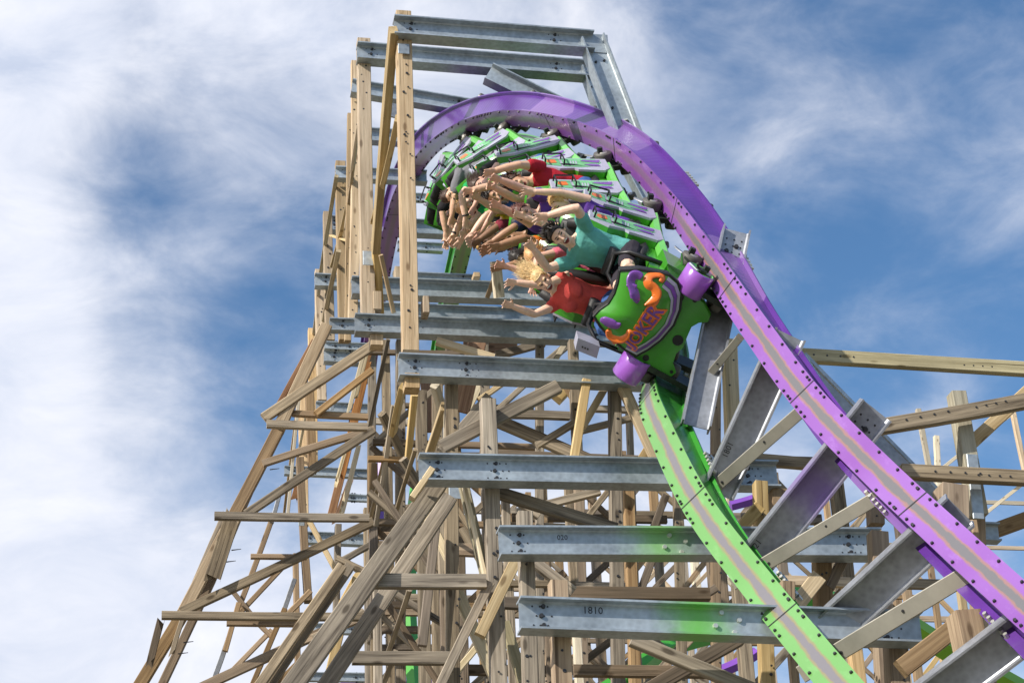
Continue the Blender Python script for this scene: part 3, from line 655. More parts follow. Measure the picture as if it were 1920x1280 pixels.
lattice('grey bent two bays behind the tower', 30.2, span(30.2, 690, 1330, 1000, 1.3), zspan(30.2, 650, 1300, 1000, 1.5), WN+[(690, 640, 900, 900)], [W_AGED, W_DARK, W_AGED], .13, .8, 4)
lattice('brown timber bent low behind the right half of the tower', 33.5, span(33.5, 1000, 1700, 1100, 1.2), zspan(33.5, 880, 1300, 1200, 1.2), [(1000, 930, 1760, 1300)], [W_BRN, W_DARK, W_AGED], .14, .8, 5)
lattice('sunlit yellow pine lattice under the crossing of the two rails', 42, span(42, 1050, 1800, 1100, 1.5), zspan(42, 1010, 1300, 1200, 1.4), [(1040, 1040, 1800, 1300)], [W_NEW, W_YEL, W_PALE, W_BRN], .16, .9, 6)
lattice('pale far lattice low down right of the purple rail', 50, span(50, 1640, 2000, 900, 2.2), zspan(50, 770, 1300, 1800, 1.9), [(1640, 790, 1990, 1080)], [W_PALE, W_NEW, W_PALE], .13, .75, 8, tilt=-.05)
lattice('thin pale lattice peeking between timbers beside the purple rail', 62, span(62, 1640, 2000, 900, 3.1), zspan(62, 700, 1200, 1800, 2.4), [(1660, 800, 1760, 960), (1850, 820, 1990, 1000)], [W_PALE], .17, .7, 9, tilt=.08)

# stamped piece marks on the steel
def stamp(txt, beam, z, x, size):
    cu = bpy.data.curves.new('stamp', 'FONT'); cu.body = txt; cu.size = size; cu.extrude = .001; cu.resolution_u = 2
    to = bpy.data.objects.new('stamp', cu); COL.objects.link(to); bpy.context.view_layer.update()
    me = bpy.data.meshes.new_from_object(to.evaluated_get(bpy.context.evaluated_depsgraph_get())); bpy.data.objects.remove(to)
    me.materials.clear(); me.materials.append(M_BOLT); o = bpy.data.objects.new('piece_mark', me); COL.objects.link(o); o.parent = beam
    M3 = beam.matrix_world.to_3x3(); sx = 1 if M3.col[0].z > 0 else -1     # letters read along the beam, upright
    o.matrix_basis = Matrix(((0, sx, 0, x), (0, 0, -1, -.0075), (1, 0, 0, z), (0, 0, 0, 1)))
bpy.context.view_layer.update()
stamp('1810', led_A, .46, -.03, .075); stamp('020', led_B, .48, -.03, .06)

lattice('close-set thin weathered bent inside the tower foot', 20.6, span(20.6, 705, 1190, 1000, .72), zspan(20.6, 905, 1300, 1000, .95), [(705, 920, 1190, 1300)], [W_AGED, W_DARK, W_AGED, W_PALE], .085, .7, 13)
lattice('thin grey bent in the middle of the tower', 24.0, span(24.0, 700, 1330, 1000, .95), zspan(24.0, 700, 1300, 1000, 1.0), [(700, 860, 1330, 1300), (700, 690, 1000, 860)], [W_AGED, W_DARK, W_BRN], .10, .8, 14)
lattice('pale brown far bent filling the gaps below the lowest ledgers', 37.5, span(37.5, 900, 1750, 1100, 1.0), zspan(37.5, 930, 1300, 1200, .95), [(900, 960, 1780, 1300)], [W_BRN, W_AGED, W_NEW], .11, .85, 15)

lattice('brown timber bent between and behind the two rails at lower right', 19.6, span(19.6, 1385, 1790, 1100, .95), zspan(19.6, 900, 1300, 1500, .95), [(1385, 925, 1640, 1300), (1640, 1010, 1790, 1300)], [W_BRN, W_AGED, W_AGED, W_NEW], .13, .7, 21)
# ------------------------------------------------------------------ track path (stations: purple rail pixel, distance, green->purple direction as right/up/toward-camera)
GAUGE = 1.22
ST = [((2060, 1262), 13.0, (.86, .50, 0)), ((1925, 1140), 14.0, (.82, .57, -.02)), ((1780, 1008), 15.0, (.77, .64, -.03)), ((1648, 885), 16.0, (.72, .69, -.02)), ((1518, 752), 17.0, (.66, .74, .02)), ((1418, 618), 18.1, (.60, .79, .10)),
      ((1330, 490), 19.4, (.52, .83, .20)), ((1250, 378), 21.0, (.36, .90, .25)), ((1160, 286), 22.5, (.15, .95, .25)), ((1065, 241), 24.0, (-.10, .96, .25)), ((960, 222), 25.7, (-.35, .88, .30)), ((872, 240), 27.6, (-.64, .70, .33)),
      ((804, 285), 29.8, (-.84, .46, .28)), ((757, 356), 31.6, (-.90, .38, .18)), ((733, 434), 33.0, (-.92, .36, .08)), ((716, 520), 34.3, (-.93, .34, 0)), ((700, 620), 35.4, (-.93, .34, 0)), ((688, 720), 36.4, (-.93, .34, 0))]
def cr(a, b, c, d, t): return 0.5*((2*b)+(c-a)*t+(2*a-5*b+4*c-d)*t*t+(3*b-a-3*c+d)*t**3)
_pp = [atd(x, y, D) for (x, y), D, s in ST]
_ss = [(CR*s[0]+CU*s[1]-FWD*s[2]).normalized() for _, _, s in ST]
PATH = []                                   # (arc length, centre, T, S, U) from the near end backwards
def build_path():
    P, S = [], []
    n = len(_pp); K = 24
    for i in range(n-1):
        ia, ib, ic, idd = max(i-1, 0), i, i+1, min(i+2, n-1)
        for k in range(K):
            t = k/K
            P.append(cr(_pp[ia], _pp[ib], _pp[ic], _pp[idd], t)); S.append(cr(_ss[ia], _ss[ib], _ss[ic], _ss[idd], t).normalized())
    P.append(_pp[-1]); S.append(_ss[-1])
    al = 0.0
    for i in range(len(P)):
        if i: al += (P[i]-P[i-1]).length
        T = (P[max(i-1, 0)]-P[min(i+1, len(P)-1)]).normalized(); s0 = (S[i]-T*S[i].dot(T)).normalized(); u0 = T.cross(s0)
        k = min(1.0, max(0.0, (al-6.6)/1.8)); k = k*k*(3-2*k); ph = math.radians(11*k+max(0.0, min(12.0, (al-8.4)*1.15)))
        S[i] = s0*math.cos(ph)+u0*math.sin(ph)
    C = []
    for i in range(len(P)):
        T = (P[max(i-1, 0)]-P[min(i+1, len(P)-1)]).normalized(); s = (S[i]-T*S[i].dot(T)).normalized(); S[i] = s
        C.append(P[i]-s*GAUGE/2)
    acc = 0
    for i in range(len(C)):
        if i: acc += (C[i]-C[i-1]).length
        T = (C[max(i-1, 0)]-C[min(i+1, len(C)-1)]).normalized(); s = (S[i]-T*S[i].dot(T)).normalized()
        PATH.append((acc, C[i], T, s, T.cross(s)))
build_path()
def frame(s):
    lo = 0
    for i in range(len(PATH)-1):
        if PATH[i+1][0] >= s: lo = i; break
    else: lo = len(PATH)-2
    a, b = PATH[lo], PATH[lo+1]; t = (s-a[0])/max(1e-6, b[0]-a[0])
    c = a[1].lerp(b[1], t); T = a[2].lerp(b[2], t).normalized(); S = a[3].lerp(b[3], t); S = (S-T*S.dot(T)).normalized()
    return c, T, S, T.cross(S)
SMAX = PATH[-1][0]
CAR_UP = .118     # the bodies lean with the heartline, a little more than the rails
def fmat(s, du=0.0):
    c, T, S, U = frame(s); c = c+U*du
    return Matrix(((S.x, T.x, U.x, c.x), (S.y, T.y, U.y, c.y), (S.z, T.z, U.z, c.z), (0, 0, 0, 1)))
def s_at_purple(px, py):
    best = min(PATH, key=lambda q: (proj(q[1]+q[3]*GAUGE/2)[0]-px)**2+(proj(q[1]+q[3]*GAUGE/2)[1]-py)**2); return best[0]

TRACK = thing('coaster_track', 'twisting steel track with one purple and one bright green box rail', 'coaster track', frame(0)[0])
def rail(name, side, mt, ms, mb, mside_in):
    # section (lateral from rail centre, up) and a material per segment
    W, w, H, f = .130, .085, .34, .018
    bi, bo = (.05, 0) if side > 0 else (0, 0)       # the lower flange is wider on the inner side
    sec = [(-W, 0), (W, 0), (W, -f), (w, -f), (w, -H+f), (W+bo, -H+f), (W+bo, -H), (-W-bi, -H), (-W-bi, -H+f), (-w, -H+f), (-w, -f), (-W, -f)]
    segm = [0, 1, 1, 1, 1, 1, 2, 1, 1, 1, 1, 1]
    n = len(sec); vs, fs, fm, uvs = [], [], [], []
    N = int(SMAX/.09)
    for i in range(N+1):
        s = SMAX*i/N; c, T, S, U = frame(s); o = c+S*(side*GAUGE/2)
        for (x, y) in sec: vs.append(o+S*x+U*y)
    for i in range(N):
        for j in range(n):
            a, b = i*n+j, i*n+(j+1) % n
            fs.append((a, b, b+n, a+n)); fm.append(segm[j])
            if j == 0: uvs += [(-W, SMAX*i/N), (W, SMAX*i/N), (W, SMAX*(i+1)/N), (-W, SMAX*(i+1)/N)]
            else: uvs += [(.5, 0)]*4
    # thin raised rust ridge on the inner web and the joint lines
    nb0 = len(fs)
    def seg(s0, s1, x0, x1, y, m, up=True):
        A = [];
        for s in (s0, s1):
            c, T, S, U = frame(s); o = c+S*(side*GAUGE/2)
            A += [o+S*x0+U*y, o+S*x1+U*y]
        b = len(vs); vs.extend(A); fs.append((b, b+1, b+3, b+2)); fm.append(m); uvs.extend([(.5, 0)]*4)
    js = .9
    while js < SMAX:
        seg(js, js+.012, -W, W, .004, 3); js += 2.05
    # web wear strip on the inner side
    K = int(SMAX/.12)
    xi = -side*(w+.003)
    for i in range(K if side > 0 else 0):
        A = []
        for s in (SMAX*i/K, SMAX*(i+1)/K):
            c, T, S, U = frame(s); o = c+S*(side*GAUGE/2); A += [o+S*xi+U*(-.07), o+S*xi+U*(-.17)]
        b = len(vs); vs.extend(A); fs.append((b, b+1, b+3, b+2)); fm.append(4); uvs.extend([(.5, 0)]*4)
    # bolt heads along both edges of the running plate, doubled round the joints; nuts under the lower flange
    def bolt(s, x, y, nrm, r, h, m):
        c, T, S, U = frame(s); o = c+S*(side*GAUGE/2)+S*x+U*y
        f0 = len(fs); disc(vs, fs, o, r, S, T, U*nrm, h, fm, m, 6)
        for f in fs[f0:]: uvs.extend([(.5, 0)]*len(f))
    s = .1
    while s < SMAX-.1:
        for x in (-W+.022, W-.022): bolt(s+random.uniform(-.01, .01), x, .0, 1, .0135, .016, 5)
        s += .33
    js = .9
    while js < SMAX:
        for d in (-.20, -.10, .10, .20):
            for x in (-W+.022, W-.022): bolt(js+d, x, .0, 1, .0135, .016, 5)
        js += 2.05
    js = 1.5
    while js < min(SMAX, 12):
        for k in range(6):
            for x in (-W+.02, W-.02): bolt(js+k*.065, x, -H, -1, .02, .05, 6)
            bolt(js+k*.065, -side*(W+.028), -H+f, 1, .02, .035, 6); bolt(js+k*.065, -side*(W+.03), -H, -1, .02, .05, 6)
        js += 2.05
    o = link(name, vs, fs, [mt, ms, mb, M_BOLT, M_RUST, M_BOLT, M_NUT], TRACK, Matrix.Identity(4), fm)
    ul = o.data.uv_layers.new(name='UVMap'); flat = [q for u in uvs for q in u]
    ul.data.foreach_set('uv', flat)
    return o
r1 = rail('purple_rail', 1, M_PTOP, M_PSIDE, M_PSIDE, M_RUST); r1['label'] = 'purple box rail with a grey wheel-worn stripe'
r2 = rail('green_rail', -1, M_GTOP, M_GSIDE, M_GBOT, M_RUST); r2['label'] = 'bright green box rail with a grey wheel-worn stripe'
# steel cross ties under the rails and the square struts beside them
TIE_P = galv('sprayed_tie_steel_purple', (.20, .13, .36), .95, .36, (.36, .38, .43))
def tie(px, py, a, b, w, mat, dn=-.55, ds=0.0, skew=0.0, hole=True):
    s = s_at_purple(px, py)+ds; c, T, S, U = frame(s)
    p0 = c+S*a+U*dn; p1 = c+S*b+U*(dn)+T*skew
    L = (p1-p0).length
    return ibeam(TRACK, 'cross_tie', p0, p1, w, .20, mat, -U, bolts=(holes(L-.36, 3)+holes(.1, 2)) if hole else [])
def depth_at(px, py, side, dn):
    """distance of the track at the station whose rail on this side shows at (px, py)"""
    q = min(PATH, key=lambda q: (proj(q[1]+q[3]*side*GAUGE/2)[0]-px)**2+(proj(q[1]+q[3]*side*GAUGE/2)[1]-py)**2)
    return (q[1]+q[3]*side*GAUGE/2+q[4]*dn-CAM).length
def tie2(a, ga, b, pb, wpx, mat, text=None, dn=-.47, back=0.0):
    """a lies by the green rail (which shows at ga), b beyond the purple rail (which shows at pb)"""
    D0 = depth_at(*ga, -1, dn); D1 = depth_at(*pb, 1, dn); p0, p1 = atd(*a, D0), atd(*b, D1+back)
    w = wpx*mpp((p0+p1)/2); L = (p1-p0).length
    return ibeam(TRACK, 'cross_tie', p0, p1, w, w*.62, mat, (ray(*a)*.75+Vector((0, 0, .2))).normalized(), bolts=[(L-.1-.07*i, o, .010) for i in range(4) for o in (-.07, 0, .07)]+[(L-.17, .03, .024), (L-.24, -.05, .024), (L-.30, .04, .02)])
G_TIE = galv('tie_steel', tint=(.36, .38, .42))
TIES = [tie2((1304, 800), (1240, 800), (1380, 434), (1345, 520), 54, G_TIE, back=.55), tie2((1345, 925), (1275, 880), (1480, 628), (1440, 660), 62, G_TIE, back=.15), tie2((1385, 1090), (1340, 1010), (1642, 768), (1560, 800), 68, TIE_P),
        tie2((1500, 1232), (1440, 1130), (1800, 956), (1720, 960), 74, G_TIE), tie2((1700, 1345), (1600, 1275), (1985, 1130), (1880, 1100), 80, G_TIE)]
def strut(px, py, a, b, ua, ub, w, mat=W_BRN, ta=0, tb=0, d=.09):
    s = s_at_purple(px, py); c, T, S, U = frame(s)
    return timber(TRACK, 'strut', c+S*a+U*ua+T*ta, c+S*b+U*ub+T*tb, w, d, mat, -U, bow=0)
M_STRUT = mk('weathered_box_strut', (.36, .34, .29), .55, .35, .2, 3)
def strut2(a, ga, b, pb, wpx, dn=-.40):
    D0 = depth_at(*ga, -1, dn)-.05; D1 = depth_at(*pb, 1, dn); p0, p1 = atd(*a, D0), atd(*b, D1); w = wpx*mpp((p0+p1)/2)
    return timber(TRACK, 'strut', p0, p1, w, w*.8, M_STRUT, ray(*a), bow=0, bolts=[(.1, .35, .014), (-.1, .9, .012)])
strut2((1262, 785), (1225, 720), (1388, 632), (1385, 580), 15); strut2((1305, 943), (1262, 850), (1512, 762), (1495, 720), 24); strut2((1375, 1092), (1340, 1010), (1662, 922), (1625, 860), 27); strut2((1505, 1262), (1470, 1165), (1815, 1075), (1790, 1020), 34)
bpy.context.view_layer.update(); stamp('1021', TIES[2], .22, -.05, .07); stamp('1801', TIES[1], .30, -.05, .07)
# ------------------------------------------------------------------ other track far below, glimpsed through the timbers
def far_track(label, pts, Y, col, w):
    vs, fs, fm = [], [], []; P = [at(x, y, Y+k) for (x, y, k) in pts]; Q = []
    for i in range(len(P)-1):
        for k in range(6): Q.append(cr(P[max(i-1, 0)], P[i], P[i+1], P[min(i+2, len(P)-1)], k/6))
    Q.append(P[-1]); tube(vs, fs, Q, [(w, w*.75)]*len(Q), 4, fm, 0, True, (0, 0, 1))
    o = link('distant_rail', vs, fs, col, None, None, fm); tag(o, label, 'coaster track'); return o
DG = mk('distant_green_rail', (.07, .40, .045), .3, 0, .2, 1, coat=.2); DP = mk('distant_purple_rail', (.22, .07, .46), .3, 0, .2, 1, coat=.2)
far_track('green rail curving behind the posts under the track crossing', [(1440, 1110, 0), (1500, 1115, 0), (1600, 1135, .5), (1720, 1175, 1), (1800, 1240, 1.5)], 31, DG, .17)
far_track('yellow-green rail low at the right edge under the purple rail', [(1700, 1170, 0), (1790, 1225, 0), (1880, 1275, 0), (1960, 1320, 0)], 24, M_GBOT, .16)
far_track('green rail rising at the bottom behind the lowest ledger', [(1130, 1300, 0), (1185, 1262, .3), (1250, 1215, .8), (1330, 1190, 1.4)], 30, DG, .15)
far_track('purple rail seen between the posts below the third ledger', [(1370, 948, 0), (1400, 940, 0), (1430, 930, 0), (1455, 922, .4)], 33, DP, .09)
far_track('purple rail at the bottom behind the weathered posts', [(640, 1285, 0), (720, 1276, 0), (790, 1280, 0), (880, 1292, 0)], 36, DP, .08)
far_track('lilac rail at the bottom between green rail and dark brace', [(1340, 1262, 0), (1375, 1248, 0), (1405, 1232, 0), (1420, 1222, 0)], 29, DP, .09)
far_track('upright green rail behind the narrow posts on the left', [(777, 1290, 0), (768, 1160, 0), (768, 1060, 0), (776, 960, .5), (784, 900, 1)], 33, DG, .12)
far_track('upright purple rail behind the left posts', [(708, 1000, 0), (712, 950, 0), (716, 900, 0), (720, 860, 0)], 33, DP, .10)

# far service tower seen as pale panels between the timbers
# ------------------------------------------------------------------ the train
M_CG = mk('green_car_paint', (.055, .31, .022), .28, 0, .14, 3, coat=.4, dirt=.22)
M_CGL = mk('light_green_car_paint', (.16, .56, .10), .3, 0, .08, 4, coat=.4)
M_DECAL = mk('mint_graphic', (.17, .47, .21), .35, 0, .25, 9)
M_WHITE = mk('white_panel', (.44, .44, .55), .35, 0, .14, 4, coat=.3)
M_DP = mk('purple_graphic', (.19, .065, .36), .35, 0, .15, 8, coat=.3)
M_DO = mk('orange_graphic', (.86, .19, .025), .35, 0, .15, 8, coat=.4)
M_BLK = mk('black_padding', (.018, .018, .02), .55, 0, .2, 8, .2, 80)
M_BMET = mk('black_tube', (.02, .02, .023), .35, .2, .1, 4)
M_WHEEL = mk('wheel_tyre', (.10, .095, .085), .55, 0, .2, 9, dirt=.4)
M_HUB = mk('wheel_hub', (.42, .41, .38), .35, .5, .15, 9)
M_GRIME = mk('greasy_chassis', (.03, .04, .03), .5, .3, .4, 12)
M_PCOV = mk('purple_wheel_cover', (.32, .10, .52), .25, 0, .08, 3, coat=.5)
M_CHROME = mk('bright_steel', (.7, .7, .7), .2, .9, .1, 5)
I4 = Matrix.Identity(4)
S_FRONT = s_at_purple(1343, 520)
PITCH_ROW = .86
def side_panel(car, y0, side):
    """angular side shell of one row: green body, white top face with mint/purple/orange graphics and a black grab rail"""
    x0 = side*.335; n = Vector((side, 0, 0))
    poly = [(-.64, .15), (-.34, .15), (-.24, .23), (-.215, .51), (-.255, .55), (-.20, .71), (-.29, .90), (-.54, .885)]
    poly = [(y+y0, z) for y, z in poly]
    fr = (Vector((x0, 0, 0)), Vector((0, 1, 0)), Vector((0, 0, 1)), n)
    vs, fs, fm = [], [], []
    prism(vs, fs, poly, fr, .15, fm, 0, 0.0)
    o = link('side_panel', vs, fs, [M_CG], car, None, fm)
    vs, fs, fm = [], [], []
    fr2 = (Vector((x0, 0, 0))+n*.151, *fr[1:])
    prism(vs, fs, poly, fr2, .022, fm, 0, .02)
    link('white_face', vs, fs, M_WHITE, o)
    # graphics are laid out along the slanted panel: a = 0..1 up the panel, b = -1..1 across
    def ab(a, b_):
        y = -.47+a*.09; z = .16+a*.72; hw = .180-.03*a
        return (y0+y+b_*hw*.97, z)
    P = lambda q: [ab(*t) for t in q]
    vs, fs, fm = [], [], []; f3 = (Vector((x0, 0, 0))+n*.173, *fr[1:]); f4 = (Vector((x0, 0, 0))+n*.177, *fr[1:])
    prism(vs, fs, P([(.09, -.2), (.16, -.80), (.44, -.84), (.68, -.84), (.68, .84), (.42, .86), (.20, .5)]), f3, .003, fm, 0)
    prism(vs, fs, P([(.72, -.80), (.95, -.72), (.95, .62), (.72, .80)]), f3, .003, fm, 0)
    prism(vs, fs, P([(.10, -.62), (.13, -.08), (.24, -.12), (.40, -.34), (.36, -.56), (.22, -.58)]), f4, .003, fm, 1)
    prism(vs, fs, P([(.13, .55), (.17, .16), (.27, .18), (.37, .40), (.28, .58)]), f4, .003, fm, 1)
    prism(vs, fs, P([(.78, -.50), (.90, -.44), (.92, .05), (.86, .28), (.77, .15)]), f4, .003, fm, 2)
    for (q, w_) in ((.46, .05), (.50, .035), (.54, .05)):
        prism(vs, fs, P([(q, -.30), (q+.02, -.34), (q+.03, .26), (q+.01, .30)]), f4, .003, fm, 3)
    link('graphics', vs, fs, [M_DECAL, M_DP, M_DO, M_WHITE], o, None, fm)
    vs, fs = [], []; xf = x0+side*.173; xr = xf+side*.06
    q = [ab(.68, -.78), ab(.68, .62), ab(.96, .55), ab(.96, -.70)]
    tube(vs, fs, [(xf, *q[0]), (xr, *q[0]), (xr, *q[1]), (xf, *q[1])], .009, 6); tube(vs, fs, [(xf, *q[3]), (xr, *q[3]), (xr, *q[2]), (xf, *q[2])], .009, 6)
    tube(vs, fs, [(xr, *q[0]), (xr, *q[3])], .009, 6)
    link('grab_rail', vs, fs, M_BMET, o)
    # pale foot bracket under the panel where it meets the chassis arm
    vs, fs = [], []; tube(vs, fs, [(x0-side*.02, y0-.42, .18), (x0+side*.05, y0-.45, .12), (x0-side*.10, y0-.40, .06)], [.035, .04, .03], 6); link('panel_bracket', vs, fs, M_CGL, o)
    return o
def seat(car, y0, x):
    vs, fs, fm = [], [], []
    # green shell behind, black cushion, bolstered back and headrest
    prism(vs, fs, [(-.20, .30), (.20, .30), (.22, .75), (.15, 1.12), (-.15, 1.12), (-.22, .75)], (Vector((x, y0-.30, 0)), Vector((1, 0, 0)), Vector((0, 0, 1)), Vector((0, -1, 0))), .09, fm, 1, .12)
    for sx in (-1, 1):
        tube(vs, fs, [(x+sx*.19, y0-.16, .40), (x+sx*.20, y0-.17, .62), (x+sx*.15, y0-.19, .88), (x+sx*.10, y0-.21, 1.06)], [.06, .065, .06, .045], 8, fm, 0)
    tube(vs, fs, [(x, y0-.24, .36), (x, y0-.25, .70), (x, y0-.26, 1.10)], [(.17, .07), (.17, .06), (.11, .05)], 10, fm, 0, True, (1, 0, 0))
    tube(vs, fs, [(x, y0-.20, .33), (x, y0+.05, .33), (x, y0+.26, .38)], [(.2, .07), (.2, .08), (.19, .05)], 10, fm, 0, True, (1, 0, 0))
    o = link('seat', vs, fs, [M_BLK, M_CG], car, None, fm, True)
    vs, fs, fm = [], [], []
    tube(vs, fs, [(x-.20, y0+.52, .10), (x-.19, y0+.44, .52), (x-.10, y0+.30, .62), (x+.10, y0+.30, .62), (x+.19, y0+.44, .52), (x+.20, y0+.52, .10)], .024, 7, fm, 0)
    tube(vs, fs, [(x-.13, y0+.25, .63), (x+.13, y0+.25, .63)], .05, 8, fm, 1)
    link('lap_bar', vs, fs, [M_BMET, M_BLK], o, None, fm, True)
def bogie(car, y, cover=False):
    for sd in (-1, 1):
        X = sd*GAUGE/2; XI = X-sd*.17; root = None
        # running wheel on the plate, guide wheel against the inner web, upstop under the lower flange: each its own part
        for (cx, cz, ax, r, hw) in ((X-sd*.09, .10, 'x', .10, .05), (XI-sd*.06, -.125, 'z', .09, .045), (X-sd*.05, -.46, 'x', .06, .03)):
            vs, fs, fm = [], [], []
            A = Vector((1, 0, 0)) if ax == 'x' else Vector((0, 0, 1)); B = Vector((0, 1, 0)); C_ = A.cross(B)
            c = Vector((cx, y, cz)); n = 18; rings = []
            prof = ((-hw-.012, r*.2), (-hw-.012, r*.45), (-hw, r*.5), (-hw, r*.94), (-hw*.7, r), (hw*.7, r), (hw, r*.94), (hw, r*.5), (hw+.012, r*.45), (hw+.012, r*.2))
            for (t, rr) in prof: rings.append([c+A*t+(B*math.cos(2*math.pi*k/n)+C_*math.sin(2*math.pi*k/n))*rr for k in range(n)])
            loft(vs, fs, rings, True, fm, 0)
            for i in range(len(fs)):
                if i < 2*n or 7*n <= i: fm[i] = 1
            link('wheel', vs, fs, [M_WHEEL, M_HUB], car, None, fm, True)
        vs, fs, fm = [], [], []
        box(vs, fs, (min(XI, XI-sd*.05), y-.13, -.40), (max(XI, XI-sd*.05), y+.15, .18), fm, 0); box(vs, fs, (min(XI-sd*.25, XI), y-.10, .14), (max(XI-sd*.25, XI), y+.10, .24), fm, 1)
        box(vs, fs, (min(XI, X+sd*.02), y-.03, .10), (max(XI, X+sd*.02), y+.03, .15), fm, 0)
        tube(vs, fs, [(XI, y+.10, .16), (X-sd*.02, y+.16, .24), (X-sd*.02, y+.06, .30)], .012, 5, fm, 2)
        link('wheel_carrier', vs, fs, [M_GRIME, M_CG, M_CHROME], car, None, fm)
LAB = ['leading green coaster car with the graphic nose and two riders', 'green coaster car second from the front, behind the teal rider', 'green coaster car third from the front, under the purple crest', 'green coaster car fourth from the front at the top of the curve', 'green coaster car fifth from the front, steeply tilted', 'rearmost green coaster car, hanging almost upside down at the left']
CARS = []; ROWM = []
def build_car(ci):
    s_mid = S_FRONT+.62+PITCH_ROW*(2*ci+.42)
    M = fmat(s_mid, CAR_UP); M2 = fmat(s_mid-.20, CAR_UP); M2.translation = M.translation; M = M2; car = thing('coaster_car', LAB[ci], 'coaster car', mw=M, group='cars of the green coaster train'); CARS.append(car)
    # floor tub and spine
    vs, fs, fm = [], [], []
    box(vs, fs, (-.40, -.80, .13), (.40, .78, .22), fm, 0); box(vs, fs, (-.12, -.86, .0), (.12, .86, .14), fm, 1)
    for sd in (-1, 1):
        box(vs, fs, (sd*.39-.03, -.80, .18), (sd*.39+.03, .78, .33), fm, 0)
        tube(vs, fs, [(sd*.46, -.9, .14), (sd*.45, -.3, .17), (sd*.45, .4, .17), (sd*.46, .86, .14)], [.05, .06, .06, .05], 6, fm, 2)
    link('chassis', vs, fs, [M_CG, M_GRIME, M_CGL], car, None, fm)
    for r in (0, 1):
        # the car body is rigid: both rows share its frame
        Mr = M @ Matrix.Translation((0, .36-.72*r, 0)); ROWM.append(Mr); L = M.inverted() @ Mr
        for sd in (1, -1):
            o = side_panel(car, 0.0, sd); o.matrix_basis = L
        for sx in (.26, -.26):
            k0 = set(car.children); seat(car, -.18, sx)
            for q in set(car.children)-k0: q.matrix_basis = L
    k0 = set(car.children); bogie(car, 0.0)
    Lb = M.inverted() @ fmat(s_mid-.50)
    for q in set(car.children)-k0: q.matrix_basis = Lb
    return car
for ci in range(6): build_car(ci)

# ---- nose of the leading car
NOSE_M = fmat(S_FRONT); CAR0 = CARS[0]
NB = CAR0.matrix_world.inverted() @ NOSE_M
NINV = NOSE_M.inverted()
def nl(px, py, y):
    """point of the photograph on the nose's own cross plane y (local S = x, U = z)"""
    o = NINV @ CAM; d = (NINV.to_3x3() @ ray(px, py)); t = (y-o.y)/d.y; q = o+d*t; return (q.x, q.z)
def nlink(name, vs, fs, mats, fm=None, smooth=False, parent=None):
    o = link(name, vs, fs, mats, parent or CAR0, None, fm, smooth)
    if parent is None: o.matrix_basis = NB
    return o
HO = [(1163, 510), (1200, 508), (1256, 518), (1272, 532), (1279, 552), (1276, 582), (1264, 612), (1240, 640), (1216, 658), (1194, 670), (1172, 658), (1150, 640), (1126, 614), (1114, 595), (1124, 584), (1141, 572), (1153, 552), (1160, 530)]
YH0 = .16; BULGE = .13
HP = [nl(x, y, YH0+.04) for x, y in HO]
HCX = sum(p[0] for p in HP)/len(HP); HCZ = sum(p[1] for p in HP)/len(HP)
def hood_y(x, z):
    dx, dz = x-HCX, z-HCZ; best = 1.0
    m = len(HP); tmin = 1e9
    for i in range(m):
        (ax, az), (bx, bz) = HP[i], HP[(i+1) % m]
        ex, ez = bx-ax, bz-az; den = dx*ez-dz*ex
        if abs(den) < 1e-9: continue
        t = ((ax-HCX)*ez-(az-HCZ)*ex)/den; u = ((ax-HCX)*dz-(az-HCZ)*dx)/den
        if t > 0 and -1e-6 <= u <= 1+1e-6: tmin = min(tmin, t)
    k = min(1.0, 1/tmin) if tmin < 1e8 else 0
    return YH0+BULGE*(1-k**2.4)
